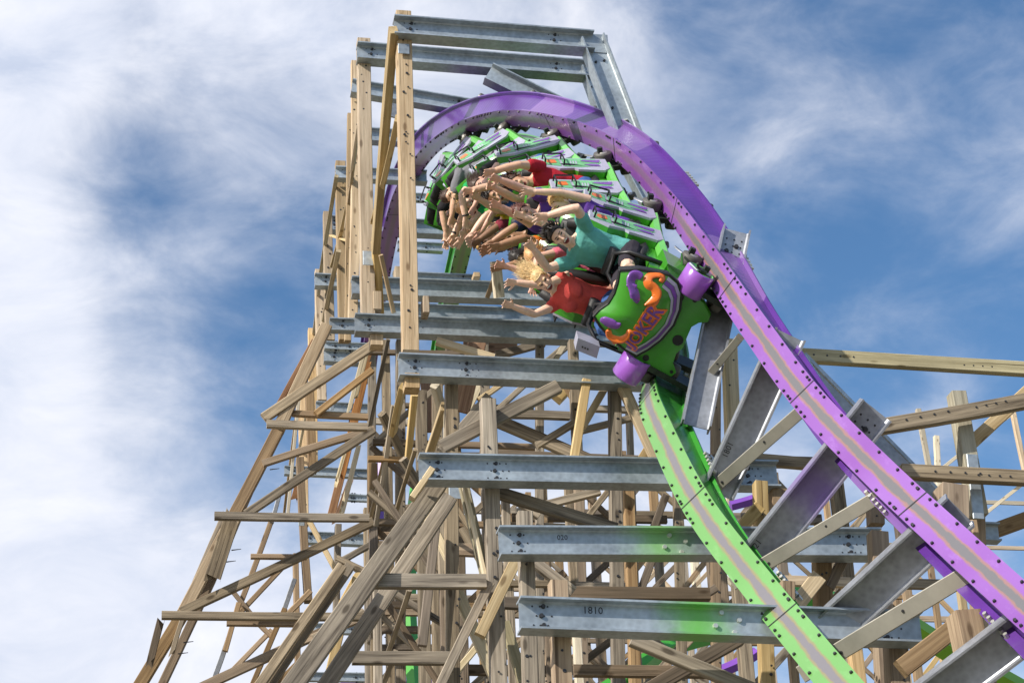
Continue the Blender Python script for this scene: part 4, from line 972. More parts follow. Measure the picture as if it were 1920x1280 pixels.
def build_hood():
    vs, fs, fm = [], [], []; m = len(HP); ks = [1.0, .97, .9, .78, .62, .42, .2]
    rings = []
    for (k, y) in [(1.0, YH0-.12), (1.02, YH0-.01)]: rings.append([Vector((HCX+(x-HCX)*k, y, HCZ+(z-HCZ)*k)) for x, z in HP])
    for k in ks: rings.append([Vector((HCX+(x-HCX)*k, YH0+BULGE*(1-k**2.4), HCZ+(z-HCZ)*k)) for x, z in HP])
    loft(vs, fs, rings, True, fm, 0)
    for i in range(len(fs)):
        if i < 2*m: fm[i] = 1
    hood = nlink('nose_cowl', vs, fs, [M_CG, M_BLK], fm, True)
    hood['label'] = 'green nose cowl with swirls, striped rim and lettering'
    # dark rubber edge
    vs, fs = [], []; pts = [Vector((x, YH0+.0, z)) for x, z in HP]+[Vector((HP[0][0], YH0, HP[0][1]))]
    tube(vs, fs, pts, .014, 6); link('cowl_edging', vs, fs, M_BLK, hood)
    def flat(pts_px, radii, mat, name, sm=True, lift=.008):
        P = []
        for (x, y) in pts_px:
            q = nl(x, y, YH0+.1)
            for _ in range(3): q = nl(x, y, hood_y(*q))
            P.append(Vector((q[0], hood_y(*q)+lift, q[1])))
        Q, R = [], []
        for i in range(len(P)-1):
            for k in range(5):
                t = k/5; Q.append(cr(P[max(i-1, 0)], P[i], P[i+1], P[min(i+2, len(P)-1)], t)); R.append(1.3*(radii[i]+(radii[i+1]-radii[i])*t))
        Q.append(P[-1]); R.append(radii[-1]); vs, fs = [], []
        tube(vs, fs, Q, [(max(.003, r), .012) for r in R], 8, None, 0, True, (Q[1]-Q[0]).cross(Vector((0, 1, 0))))
        return link(name, vs, fs, mat, hood, None, None, True)
    px = 1/205.0
    flat([(1203, 520), (1196, 516), (1188, 518), (1184, 527), (1187, 538), (1192, 548), (1194, 560), (1190, 566)], [5*px, 7*px, 9*px, 9*px, 9*px, 12*px, 12*px, 5*px], M_DP, 'swirl'); flat([(1174, 534), (1184, 536), (1192, 540)], [1*px, 4*px, 6*px], M_DP, 'swirl')
    flat([(1238, 528), (1242, 521), (1238, 515), (1228, 514), (1218, 517), (1213, 525), (1216, 534), (1225, 539), (1230, 548), (1228, 558), (1218, 566), (1208, 572)], [3*px, 5*px, 6*px, 6*px, 7*px, 8*px, 8*px, 7*px, 8*px, 7*px, 4*px, 1*px], M_DO, 'swirl')
    flat([(1231, 552), (1229, 564), (1225, 574), (1228, 583)], [5*px, 5*px, 3*px, 1*px], M_DO, 'swirl')
    flat([(1126, 600), (1134, 601), (1146, 606), (1156, 609), (1164, 606)], [3*px, 7*px, 8*px, 6*px, 1*px], M_DP, 'swirl')
    flat([(1141, 618), (1144, 628), (1154, 633), (1166, 634), (1176, 628), (1180, 620), (1190, 626)], [4*px, 6*px, 7*px, 7*px, 5*px, 4*px, 1*px], M_DO, 'swirl'); flat([(1148, 632), (1153, 640), (1158, 642)], [4*px, 4*px, 1*px], M_DO, 'swirl')
    # striped rim along the lower right edge: white, purple, white
    for k0, k1, m in ((.965, .90, M_WHITE), (.89, .81, M_DP), (.80, .74, M_WHITE)):
        vs, fs = [], []
        idx = list(range(2, 11)); ra, rb, rc_, rd = [], [], [], []
        dense = []
        for a in range(len(idx)-1):
            for t in (0, .25, .5, .75): i, j = idx[a], idx[a+1]; dense.append((HP[i][0]*(1-t)+HP[j][0]*t, HP[i][1]*(1-t)+HP[j][1]*t))
        dense.append(HP[idx[-1]])
        b = 0
        for (x, z) in dense:
            for k in (k0, k1):
                X, Z = HCX+(x-HCX)*k, HCZ+(z-HCZ)*k; vs.append((X, YH0+BULGE*(1-k**2.4)+.006, Z))
        for i in range(len(dense)-1): fs.append((2*i, 2*i+1, 2*i+3, 2*i+2))
        link('rim_stripe', vs, fs, m, hood)
    vs, fs = [], []
    for i in range(len(HP)):
        for t in (0, .5):
            x = HP[i][0]*(1-t)+HP[(i+1) % len(HP)][0]*t; z = HP[i][1]*(1-t)+HP[(i+1) % len(HP)][1]*t; k = .955
            X, Z = HCX+(x-HCX)*k, HCZ+(z-HCZ)*k; disc(vs, fs, (X, YH0+BULGE*(1-k**2.4)+.001, Z), .007, Vector((1, 0, 0)), Vector((0, 0, 1)), Vector((0, 1, 0)), .006, [], 0)
    
    # block lettering running up the cowl, orange outline behind purple faces
    a = nl(1187, 655, YH0+.1); b = nl(1246, 582, YH0+.1)
    ang = math.atan2(b[1]-a[1], b[0]-a[0]); Lw = math.hypot(b[0]-a[0], b[1]-a[1])
    word = 'JOKER'
    for off, mat, lift, ext, nm in ((.016, M_DO, .006, .004, 'lettering_outline'), (.002, M_DP, .012, .005, 'lettering')):
        cu = bpy.data.curves.new('lettering', 'FONT'); cu.body = word; cu.size = 1; cu.extrude = 0; cu.offset = 0; cu.resolution_u = 3
        to = bpy.data.objects.new('lettering', cu); COL.objects.link(to)
        bpy.context.view_layer.update(); dg = bpy.context.evaluated_depsgraph_get(); wd = to.dimensions.x
        cu.offset = off/(Lw/wd)*1.0; cu.extrude = ext/(Lw/wd)
        bpy.context.view_layer.update(); dg = bpy.context.evaluated_depsgraph_get()
        me = bpy.data.meshes.new_from_object(to.evaluated_get(dg)); bpy.data.objects.remove(to)
        sc = Lw/wd; me.materials.clear(); me.materials.append(mat)
        for v in me.vertices:
            f = (v.co.x*sc)/Lw; x0 = v.co.x*sc; y0 = v.co.y*sc*(.95+.55*f)*.92
            X = a[0]+math.cos(ang)*x0-math.sin(ang)*y0; Z = a[1]+math.sin(ang)*x0+math.cos(ang)*y0
            v.co = (X, hood_y(X, Z)+lift+v.co.z*sc, Z)
        o = bpy.data.objects.new(nm, me); COL.objects.link(o); o.parent = hood
build_hood()
def build_nose_chassis():
    CH = [(1256, 512), (1276, 530), (1300, 548), (1322, 566), (1334, 590), (1330, 602), (1312, 604), (1298, 612), (1290, 630), (1282, 652), (1268, 664), (1262, 682), (1268, 700), (1254, 712), (1238, 700), (1222, 690), (1208, 694), (1194, 690), (1178, 672), (1196, 662), (1230, 640), (1262, 600)]
    vs, fs, fm = [], [], []
    P = [nl(x, y, .12) for x, y in CH]
    fr = (Vector((0, -.20, 0)), Vector((1, 0, 0)), Vector((0, 0, 1)), Vector((0, 1, 0)))
    # winding either way: front face carries a softened edge
    prism(vs, fs, P, fr, .30, fm, 0); prism(vs, fs, P, (Vector((0, .10, 0)), *fr[1:]), .02, fm, 0, .04)
    box(vs, fs, (-.45, -.55, .14), (.45, -.12, .42), fm, 0)
    ch = nlink('nose_chassis', vs, fs, [M_CG], fm)
    vs, fs = [], []
    for (x, y, r) in ((1276, 558, .032), (1271, 638, .05), (1211, 671, .03), (1259, 697, .016), (1303, 563, .022)):
        q = nl(x, y, .125); c = Vector((q[0], .121, q[1])); tube(vs, fs, [c, c+Vector((0, .006, 0))], r, 16)
    link('hole', vs, fs, M_BLK, ch)
    # grime under the chassis where it straddles the rail
    for (x, y, sd) in ((1303, 532, 1), (1186, 692, -1)):
        q = nl(x, y, .12); vs, fs, fm = [], [], []; c = Vector((q[0], .06, q[1])); n = 56; rings = []
        for (t, r) in ((-.105, .10), (-.12, .125), (-.11, .135), (.11, .135), (.12, .125), (.105, .10)):
            rings.append([c+Vector((t, math.cos(2*math.pi*k/n)*r*1.15, math.sin(2*math.pi*k/n)*r)) for k in range(n)])
        loft(vs, fs, rings, True, fm, 0)
        for i, f in enumerate(fs):
            if i < n or i >= 4*n: fm[i] = 1
        cv = nlink('wheel_cover', vs, fs, [M_PCOV, M_CGL], fm); cv.data.polygons.foreach_set('use_smooth', [2*n <= i < 3*n for i in range(len(cv.data.polygons))])
        vs, fs = [], []; tube(vs, fs, [c+Vector((.10, 0, 0)), c+Vector((.135, 0, 0))], .055, 12); tube(vs, fs, [c+Vector((.12, .02, .02)), c+Vector((.17, .05, .08))], .012, 6)
        link('hub_bracket', vs, fs, M_GRIME, cv)
    k0 = set(CAR0.children); bogie(CAR0, 0)
    for q in set(CAR0.children)-k0: q.matrix_basis = NB
    # white equipment box under the red rider's seat and foot well
    q = nl(1112, 650, -.35); vs, fs, fm = [], [], []
    A = [nl(x, y, -.25) for x, y in ((1083, 630), (1124, 646), (1118, 668), (1078, 652))]
    prism(vs, fs, A, (Vector((0, -.40, 0)), Vector((1, 0, 0)), Vector((0, 0, 1)), Vector((0, 1, 0))), .2, fm, 0)
    for k in range(3):
        q = nl(1092+k*5, 650+k*2, -.2); tube(vs, fs, [(q[0], -.2, q[1]), (q[0], -.19, q[1])], .008, 6, fm, 1)
    nlink('equipment_box', vs, fs, [M_WHITE, M_BLK], fm)
build_nose_chassis()
# ------------------------------------------------------------------ riders
def skin(name, c):
    m = mk(name, c, .48, 0, .08, 30); b = m.node_tree.nodes['Principled BSDF']
    b.inputs['Subsurface Weight'].default_value = .08; b.inputs['Subsurface Radius'].default_value = (.02, .008, .004); return m
SK = dict(fair=skin('fair_skin', (.82, .545, .41)), tan=skin('tan_skin', (.72, .44, .30)), rosy=skin('rosy_skin', (.76, .44, .33)), brown=skin('brown_skin', (.42, .235, .14)), deep=skin('deep_skin', (.27, .145, .085)))
M_MOUTH = mk('open_mouth', (.16, .02, .02), .4); M_TEETH = mk('teeth', (.82, .80, .74), .3); M_EYE = mk('eye', (.04, .03, .025), .25); M_LIP = mk('lip', (.48, .15, .13), .4)
def hairm(n, c): return mk(n, c, .5, 0, .45, 40)
H = dict(black=hairm('black_hair', (.02, .015, .013)), brown=hairm('brown_hair', (.06, .03, .018)), blonde=hairm('blonde_hair', (.70, .50, .24)), honey=hairm('honey_hair', (.58, .36, .12)), auburn=hairm('auburn_hair', (.10, .03, .02)), ginger=hairm('ginger_hair', (.62, .34, .14)))
def cloth(n, c): return mk(n, c, .85, 0, .12, 7, .4, 45, spec=.2)
CL = dict(teal=cloth('teal_cotton', (.13, .42, .38)), red=cloth('coral_red_cotton', (.70, .095, .085)), pink=cloth('pink_cotton', (.75, .16, .23)), purple=cloth('purple_cotton', (.12, .05, .30)), orange=cloth('orange_cotton', (.85, .22, .02)), crimson=cloth('crimson_cotton', (.45, .02, .035)),
          navy=cloth('navy_cotton', (.02, .025, .07)), green=cloth('green_cotton', (.02, .36, .11)), black=cloth('black_cotton', (.022, .02, .024)), blue=cloth('blue_denim', (.05, .11, .30)), white=cloth('white_cotton', (.66, .64, .62)), yellow=cloth('yellow_cotton', (.65, .48, .06)), short=cloth('charcoal_shorts', (.035, .03, .04)), maroon=cloth('maroon_cotton', (.22, .03, .05)), grey=cloth('grey_cotton', (.2, .2, .22)))
SEAT_Y = -.03
def V3(*a): return Vector(a)
def ellipsoid(vs, fs, c, r, n=12, m=8, mat=None):
    rings = []
    R3 = mat or Matrix.Identity(3)
    for i in range(1, m):
        th = math.pi*i/m
        rings.append([Vector(c)+R3@Vector((r[0]*math.sin(th)*math.cos(2*math.pi*k/n), r[1]*math.sin(th)*math.sin(2*math.pi*k/n), -r[2]*math.cos(th))) for k in range(n)])
    loft(vs, fs, rings, True)
def caps(vs, fs, pts, radii, n=10):
    """rounded limb through pts"""
    P = [Vector(p) for p in pts]; Rr = list(radii)
    a = (P[0]-P[1]).normalized(); b = (P[-1]-P[-2]).normalized()
    e0 = [P[0]+a*Rr[0]*.9, P[0]+a*Rr[0]*.6]; e1 = [P[-1]+b*Rr[-1]*.6, P[-1]+b*Rr[-1]*.9]
    tube(vs, fs, e0+P+e1, [Rr[0]*.35, Rr[0]*.78]+Rr+[Rr[-1]*.78, Rr[-1]*.35], n)
def bend(a, b, c, k=4):
    """points of a limb a-b-c with the joint slightly rounded"""
    a, b, c = map(Vector, (a, b, c)); return [a, a.lerp(b, .5), a.lerp(b, .86), b*.9+(a.lerp(b, .86)+b.lerp(c, .14))*.05, b.lerp(c, .14), b.lerp(c, .55), c]
def fuse(name, vs, fs, voxel, smooth, disp=0.0, dscale=12.0):
    """one continuous surface from overlapping closed shapes"""
    me = bpy.data.meshes.new(name); me.from_pydata([tuple(v) for v in vs], [], fs); me.update()
    o = bpy.data.objects.new(name, me); COL.objects.link(o)
    r = o.modifiers.new('r', 'REMESH'); r.mode = 'VOXEL'; r.voxel_size = voxel; r.use_smooth_shade = True
    s = o.modifiers.new('s', 'SMOOTH'); s.iterations = smooth; s.factor = .5
    bpy.context.view_layer.update(); dg = bpy.context.evaluated_depsgraph_get()
    m2 = bpy.data.meshes.new_from_object(o.evaluated_get(dg)); m2.name = name
    bpy.data.objects.remove(o); bpy.data.meshes.remove(me)
    if disp:
        co = np.empty(len(m2.vertices)*3, dtype=np.float32); m2.vertices.foreach_get('co', co); co = co.reshape(-1, 3)
        nr = np.empty(len(m2.vertices)*3, dtype=np.float32); m2.vertices.foreach_get('normal', nr); nr = nr.reshape(-1, 3)
        q = co*dscale; ph = random.uniform(0, 6)        # folds: a few crossed waves of uneven direction
        k = np.sin(q[:, 0]*2.1+q[:, 2]*1.3+ph+1.6*np.sin(q[:, 1]*1.1+q[:, 2]*.7))+.7*np.sin(q[:, 1]*2.7-q[:, 2]*1.9+ph*2+1.3*np.sin(q[:, 0]*1.7))+.5*np.sin(q[:, 0]*4.3+q[:, 1]*3.1-q[:, 2]*3.7+ph*3)
        m2.vertices.foreach_set('co', (co+nr*(disp*.55*k)[:, None]).ravel()); m2.update()
    return m2
def hand(vs, fs, wr, di, palm_n, side, spread=.5, curl=.35, sc=1.0):
    """palm, four fingers of different lengths bent at two knuckles, thumb from the side of the palm"""
    d = di.normalized(); n = (palm_n-d*palm_n.dot(d)).normalized(); l = d.cross(n)*side
    for t, w_, th in ((.0, .026, .021), (.03, .036, .019), (.065, .040, .016), (.085, .038, .013)):
        ellipsoid(vs, fs, wr+d*t*sc, (.012, .012, .012), 6, 4)
    rings = []
    for t, w_, th in ((-.01, .024, .02), (.02, .033, .019), (.05, .041, .017), (.085, .041, .013), (.095, .034, .009)):
        c = wr+d*t*sc; rings.append([c+l*math.cos(2*math.pi*k/10)*w_*sc+n*math.sin(2*math.pi*k/10)*th*sc for k in range(10)])
    loft(vs, fs, rings, True)
    for i, (off, ln, cu) in enumerate(((.030, .070, .8), (.010, .080, .9), (-.011, .074, 1.0), (-.030, .058, 1.2))):
        a = off/.03*spread*.32; fd = (d*math.cos(a)+l*math.sin(a)).normalized()
        b0 = wr+d*.08*sc+l*off*sc; c1 = curl*cu*random.uniform(.7, 1.2)
        d1 = (fd*math.cos(c1*.5)+n*math.sin(c1*.5)); d2 = (fd*math.cos(c1*1.2)+n*math.sin(c1*1.2)); d3 = (fd*math.cos(c1*1.8)+n*math.sin(c1*1.8))
        p1 = b0+d1*ln*.45*sc; p2 = p1+d2*ln*.32*sc; p3 = p2+d3*ln*.26*sc
        caps(vs, fs, [b0, p1, p2, p3], [.0105*sc, .0098*sc, .009*sc, .008*sc], 7)
    tb = wr+d*.025*sc+l*.030*sc; t1 = tb+(d*.55+l*.75+n*.25).normalized()*.042*sc; t2 = t1+(d*.85+l*.4+n*.2).normalized()*.032*sc
    caps(vs, fs, [tb, t1, t2], [.014*sc, .0115*sc, .009*sc], 7)
def person(M, label, cat, sex, sk, hair, hkind, top, bottom, arms, lean=(0, 0), headrot=(0, 0, 0), sc=1.0, sleeve=.45, vox=.008, legs='bare', seatx=0, extra=None, nm='person', dx=0, dy=0, dz=0):
    root = thing(nm, label, cat, mw=M @ Matrix.Translation((seatx+dx, SEAT_Y+dy, .42+dz)), group='riders on the green coaster train')
    lx, ly = lean; W = .185 if sex == 'm' else .162
    hip = V3(0, -.10, .06); waist = V3(lx*.3, -.12+ly*.3, .24); chest = V3(lx*.7, -.12+ly*.7, .42); sh = V3(lx, -.11+ly, .53); neck = V3(lx*1.1, -.09+ly*1.15, .60)
    HR = (Matrix.Rotation(headrot[2], 3, 'Z') @ Matrix.Rotation(headrot[0], 3, 'X') @ Matrix.Rotation(headrot[1], 3, 'Y'))
    hd = neck+HR@V3(0, .035, .145)
    vs, fs = [], []
    def torso(vs, fs, k=0.0, upto=1.0, sy=1.0):
        prof = [(hip+V3(0, 0, -.10), .15, .10), (hip, .172 if sex == 'f' else .168, .125), (waist, .138 if sex == 'f' else .155, .105), (chest+V3(0, 0, -.06), W*.92, .118), (chest+V3(0, .012 if sex == 'f' else 0, .02), W*.97, .122 if sex == 'm' else .13), (sh+V3(0, 0, -.02), W*.95, .092), (sh+V3(0, 0, .045), W*.58, .066)]
        if upto > 1: prof.append((neck, .06, .058))
        rings = []
        for c, a, b in prof: rings.append([c+V3((a+k)*math.cos(2*math.pi*q/16), (b+k)*math.sin(2*math.pi*q/16), 0) for q in range(16)])
        loft(vs, fs, rings, True)
        if sex == 'f':
            for q in (-1, 1): ellipsoid(vs, fs, chest+V3(q*.075, .095, -.02), (.068+k, .055+k, .066+k), 10, 6)
    torso(vs, fs, 0, 2)
    caps(vs, fs, [neck+V3(0, 0, -.05), neck+V3(0, .005, .02), hd+HR@V3(0, -.02, -.07)], [.062, .055, .054] if sex == 'm' else [.055, .047, .048])
    # head: lofted skull and jaw, nose, ears
    rings = []
    for z, a, b, yo in ((-.118, .022, .022, .055), (-.108, .038, .040, .045), (-.085, .052, .062, .024), (-.05, .061, .078, .010), (-.01, .069, .090, .0), (.03, .073, .096, -.006), (.065, .071, .093, -.010), (.095, .058, .078, -.012), (.115, .036, .052, -.014), (.124, .012, .02, -.014)):
        rings.append([hd+HR@V3(a*math.cos(2*math.pi*k/16), yo+b*math.sin(2*math.pi*k/16), z) for k in range(16)])
    loft(vs, fs, rings, True)
    caps(vs, fs, [hd+HR@V3(0, .088, .012), hd+HR@V3(0, .101, -.018), hd+HR@V3(0, .106, -.030)], [.009, .012, .015], 8)
    for q in (-1, 1):
        ellipsoid(vs, fs, hd+HR@V3(q*.075, -.008, -.012), (.012, .022, .033), 8, 6)
        ellipsoid(vs, fs, hd+HR@V3(q*.034, .077, -.022), (.024, .020, .018), 8, 6)
        ellipsoid(vs, fs, hd+HR@V3(q*.030, .084, .026), (.026, .010, .008), 8, 6)
    el = []; mi_k = 1.0 if sex == 'm' else .84
    for q, (e, w_, pn) in zip((1, -1), arms):
        e, w_ = Vector(e), Vector(w_); s0 = sh+V3(q*(W-.012), 0, -.02)
        # keep bones at human length, pointing at the wanted elbow and wrist
        e = s0+(e-s0).normalized()*.285*sc; w_ = e+(w_-e).normalized()*.255*sc
        s0i = sh+V3(q*W*.5, 0, -.01)
        pts = [s0i]+bend(s0, e, w_); caps(vs, fs, pts, [.06*mi_k, .062*mi_k, .052*mi_k, .043*mi_k, .041*mi_k, .042*mi_k, .043*mi_k, .028*mi_k+.004])
        hand(vs, fs, w_+(w_-e).normalized()*.01, (w_-e)*1.0+V3(0, random.uniform(-.03, .06), random.uniform(-.02, .05)), Vector(pn), q, random.uniform(.5, 1.2), random.uniform(.15, .7), 1.02 if sex == 'm' else .92)
        el.append((s0i, s0, e, w_))
    kn = []
    for q in (-1, 1):
        h0 = hip+V3(q*.09, .02, -.03); lo = -.05 if seatx > 0 else .05; k = V3(lo+q*(.105 if sex == 'm' else .09), .42, .10); a = V3(lo*1.6+q*.10, .46, -.28); t = V3(lo*1.6+q*.10, .58, -.34)
        caps(vs, fs, bend(h0, k, a), [.092, .085, .066, .060, .056, .056, .038]); caps(vs, fs, [a, a+V3(0, .03, -.04), t], [.04, .042, .034]); kn.append((h0, k, a, t))
    m2 = fuse('body', vs, fs, vox, 3)
    for m in (sk, M_MOUTH, M_TEETH, M_EYE, M_LIP): m2.materials.append(m)
    cs = np.empty(len(m2.polygons)*3, dtype=np.float32); m2.polygons.foreach_get('center', cs); cs = cs.reshape(-1, 3)-np.array(hd, dtype=np.float32)
    cs = cs @ np.array(HR, dtype=np.float32)            # rows times HR = HR^-1 applied
    X, Y_, Z_ = cs[:, 0], cs[:, 1], cs[:, 2]
    face = (Y_ > .045) & (np.abs(X) < .07) & (Z_ > -.12) & (Z_ < .06)
    ee = ((np.abs(X)-.031)/.0155)**2+((Z_-.008)/.0075)**2; mq = (X/.029)**2+((Z_+.068)/.0215)**2
    mi = np.zeros(len(cs), dtype=np.int32)
    mi[face & ((X/.029)**2*.72+((Z_+.068)/.0215)**2*.62 < 1)] = 4
    mi[face & (mq < 1)] = 1; mi[face & (mq < .85) & (Z_ > -.063)] = 2; mi[face & (ee < 1)] = 3
    m2.polygons.foreach_set('material_index', mi); m2.polygons.foreach_set('use_smooth', [True]*len(m2.polygons))
    body = bpy.data.objects.new('body', m2); COL.objects.link(body); body.parent = root
    def piece(name, me, mat):
        me.materials.clear(); me.materials.append(mat); me.polygons.foreach_set('use_smooth', [True]*len(me.polygons))
        o = bpy.data.objects.new(name, me); COL.objects.link(o); o.parent = root; return o
    # shirt with sleeves, shorts or trousers
    vs, fs = [], []; torso(vs, fs, .013)
    for (s0i, s0, e, w_) in el:
        if sleeve > 0: caps(vs, fs, [s0i, s0, s0.lerp(e, sleeve*.6), s0.lerp(e, sleeve)], [.072*mi_k, .076*mi_k, .070*mi_k, .070*mi_k], 10)
        else: caps(vs, fs, [s0i, s0i.lerp(s0, .5)], [.075*mi_k, .07*mi_k], 10)
    piece('shirt', fuse('shirt', vs, fs, vox*1.25, 4, .007, 11), top)
    vs, fs = [], []; f = .70 if legs == 'bare' else 1.0
    ellipsoid(vs, fs, hip+V3(0, .02, -.03), (.19, .15, .10), 12, 8)
    for (h0, k, a, t) in kn:
        if legs == 'bare': caps(vs, fs, [h0, h0.lerp(k, .4), h0.lerp(k, .72)], [.106, .10, .092])
        else: caps(vs, fs, bend(h0, k, a), [.104, .097, .078, .072, .068, .066, .055])
    piece('shorts' if legs == 'bare' else 'trousers', fuse('t', vs, fs, vox*1.5, 3, .006, 10), bottom)
    vs, fs = [], []
    for (h0, k, a, t) in kn: caps(vs, fs, [a+V3(0, -.02, -.01), a+V3(0, .03, -.05), t], [.05, .052, .042])
    piece('shoes', fuse('s', vs, fs, vox*1.8, 2), M_BLK if sex == 'm' else CL['white'])
    # brows
    hv, hf = [], []
    if hkind != 'back':
        for q in (-1, 1): caps(hv, hf, [hd+HR@V3(q*.016, .096, .030), hd+HR@V3(q*.032, .094, .036), hd+HR@V3(q*.046, .083, .031)], [.0045, .005, .0035], 6)
    # hair
    rr = random.Random(hash(label) % 1000 if False else len(label)*7+len(top.name))
    n, mm = 20, 12; rings = []
    for i in range(mm):
        th = math.pi*(.04+.60*i/(mm-1)); ring = []
        for k in range(n):
            a = 2*math.pi*k/n; fy = math.sin(a)
            thk = th
            if fy > 0: thk = min(th, math.pi*(.64-.30*min(1, fy*1.25)))     # hairline in front
            j = 1+rr.uniform(-.035, .05)
            ring.append(hd+HR@V3(.081*math.sin(thk)*math.cos(a)*j, -.008+.103*math.sin(thk)*fy*j, .022+.112*math.cos(thk)*j))
        rings.append(ring)
    loft(hv, hf, rings, True)
    def strand(p0, d0, ln, r0, drop, wig, seg=6):
        P, R = [p0], [r0]; d = d0.normalized(); ph = rr.uniform(0, 6)
        for i in range(seg):
            d = (d+drop*(1.0/seg)+V3(math.sin(ph+i*1.3), math.cos(ph*1.7+i), math.sin(i*.9+ph))*wig).normalized()
            P.append(P[-1]+d*ln/seg); R.append(r0*(1-.75*(i+1)/seg))
        tube(hv, hf, P, [(q, q*.6) for q in R], 5)
    def scalp(front=True):
        while True:
            a = rr.uniform(0, 2*math.pi); th = math.acos(rr.uniform(-.25, 1))
            if math.sin(a) > .25 and th > math.pi*.30 and front: continue
            nrm = V3(math.sin(th)*math.cos(a), math.sin(th)*math.sin(a), math.cos(th))
            return hd+HR@V3(.08*nrm.x, -.008+.10*nrm.y, .022+.11*nrm.z), HR@nrm
    if hkind == 'spiky':
        for _ in range(120):
            p, nn = scalp(); strand(p, nn+V3(rr.uniform(-.3, .3), rr.uniform(-.6, .1), .5), rr.uniform(.035, .075), .010, V3(0, -.4, .3), .05, 3)
    elif hkind == 'short':
        for _ in range(70):
            p, nn = scalp(); strand(p-nn*.004, nn*.5+V3(rr.uniform(-.4, .4), -.5, .2), rr.uniform(.02, .04), .009, V3(0, -.3, 0), .05, 2)
    elif hkind == 'curly':
        for _ in range(110):
            p, nn = scalp(); strand(p, nn+V3(rr.uniform(-.5, .5), rr.uniform(-.5, .5), .1), rr.uniform(.05, .09), .011, V3(0, 0, 0), .55, 6)
    else:
        big = 1.0 if hkind == 'flying' else .8
        side_w = rr.uniform(-.35, .35)
        for _ in range(900):
            p, nn = scalp()
            wind = V3(side_w+rr.uniform(-.16, .16), -.75, .75) if hkind == 'flying' else V3(side_w+rr.uniform(-.15, .15), -1.0, -.10)
            strand(p-nn*.01, nn*.22+wind*.85, rr.uniform(.07, .25)*big, rr.uniform(.002, .0042), wind*.8+V3(0, 0, -.35), .16, 8)
    nf = len(hf)
    me = bpy.data.meshes.new('hair'); me.from_pydata([tuple(v) for v in hv], [], hf); me.update(); piece('hair', me, hair)
    if extra: extra(root, hd, HR, el, piece, neck, sh)
    return root
def loc_of(M, px, py, y, off):
    inv = M.inverted(); o = inv@CAM; d = inv.to_3x3()@ray(px, py); t = (y-o.y)/d.y; q = o+d*t; return V3(q.x-off[0], y-SEAT_Y, q.z-off[1])
def band(w, mat, nm, at_=.9, which=0, r=.036):
    def f(root, hd, HR, el, piece, neck, sh):
        s0i, s0, e, q = el[which]; d = (q-e).normalized(); p = e.lerp(q, at_); vs, fs = [], []
        tube(vs, fs, [p-d*w/2, p-d*w*.3, p+d*w*.3, p+d*w/2], [r*.9, r, r, r*.9], 12, None, 0)
        me = bpy.data.meshes.new(nm); me.from_pydata([tuple(v) for v in vs], [], fs); me.update(); piece(nm, me, mat)
    return f
def shades_band(root, hd, HR, el, piece, neck, sh):
    vs, fs = [], []; P = [hd+HR@V3(.082*math.cos(a), -.008+.108*math.sin(a), .055) for a in [2*math.pi*k/20 for k in range(21)]]
    tube(vs, fs, P, [(.026, .006)]*21, 6, None, 0, True, (0, 0, 1)); me = bpy.data.meshes.new('headband'); me.from_pydata([tuple(v) for v in vs], [], fs); me.update(); piece('headband', me, M_BLK)
def beard(root, hd, HR, el, piece, neck, sh):
    vs, fs = [], []
    for a in range(-5, 6):
        t = a/5*1.25; ellipsoid(vs, fs, hd+HR@V3(.060*math.sin(t), .012+.066*math.cos(t), -.082+.02*abs(t)), (.017, .014, .024), 8, 5)
    ellipsoid(vs, fs, hd+HR@V3(0, .086, -.047), (.026, .01, .007), 8, 5)
    me = bpy.data.meshes.new('beard'); me.from_pydata([tuple(v) for v in vs], [], fs); me.update(); piece('beard', me, H['black'])
    vs, fs = [], []
    for q in (-1, 1):
        P = [hd+HR@V3(q*.033+.024*math.cos(k*math.pi/6), .103, .008+.018*math.sin(k*math.pi/6)) for k in range(13)]; tube(vs, fs, P, .004, 5)
    tube(vs, fs, [hd+HR@V3(-.012, .104, .01), hd+HR@V3(.012, .104, .01)], .004, 5)
    me = bpy.data.meshes.new('glasses'); me.from_pydata([tuple(v) for v in vs], [], fs); me.update(); piece('glasses', me, M_BLK)
XP, XG, ZS = .28, -.23, .42
def rider(r, seatp, label, sex, sk, hair, hk, top, bottom, e1, w1, e2, w2, y1=.12, y2=.12, **kw):
    """e1/w1: elbow and wrist (photo pixels) of the arm on the purple-rail side, e2/w2 of the other"""
    M = ROWM[r]; x = XP if seatp == 'P' else XG; off = (x+kw.get('dx', 0), ZS+kw.get('dz', 0))
    A = [(loc_of(M, *e1, SEAT_Y+y1*.6, off), loc_of(M, *w1, SEAT_Y+y1, off), (0, 1, -.2)), (loc_of(M, *e2, SEAT_Y+y2*.6, off), loc_of(M, *w2, SEAT_Y+y2, off), (0, 1, -.2))]
    return person(M, label, 'person', sex, SK[sk], H[hair], hk, CL[top], CL[bottom], A, seatx=x, **kw)
def free(r, seatp, label, sex, sk, hair, hk, top, bottom, a1, a2, **kw):
    """arms given in the rider's own frame: (out, forward, up) of elbow and wrist"""
    M = ROWM[r]; x = XP if seatp == 'P' else XG
    A = [(V3(a1[0], a1[1], a1[2]), V3(a1[3], a1[4], a1[5]), (0, 1, -.2)), (V3(-a2[0], a2[1], a2[2]), V3(-a2[3], a2[4], a2[5]), (0, 1, -.2))]
    return person(M, label, 'person', sex, SK[sk], H[hair], hk, CL[top], CL[bottom], A, seatx=x, **kw)
rider(0, 'P', 'person in a teal t-shirt laughing in the front row with both arms up', 'm', 'fair', 'black', 'spiky', 'teal', 'short', (1086, 398), (1012, 408), (1016, 506), (994, 458), .10, .22, lean=(.0, .06), headrot=(-.15, .22, -.15), vox=.006, sleeve=.5)
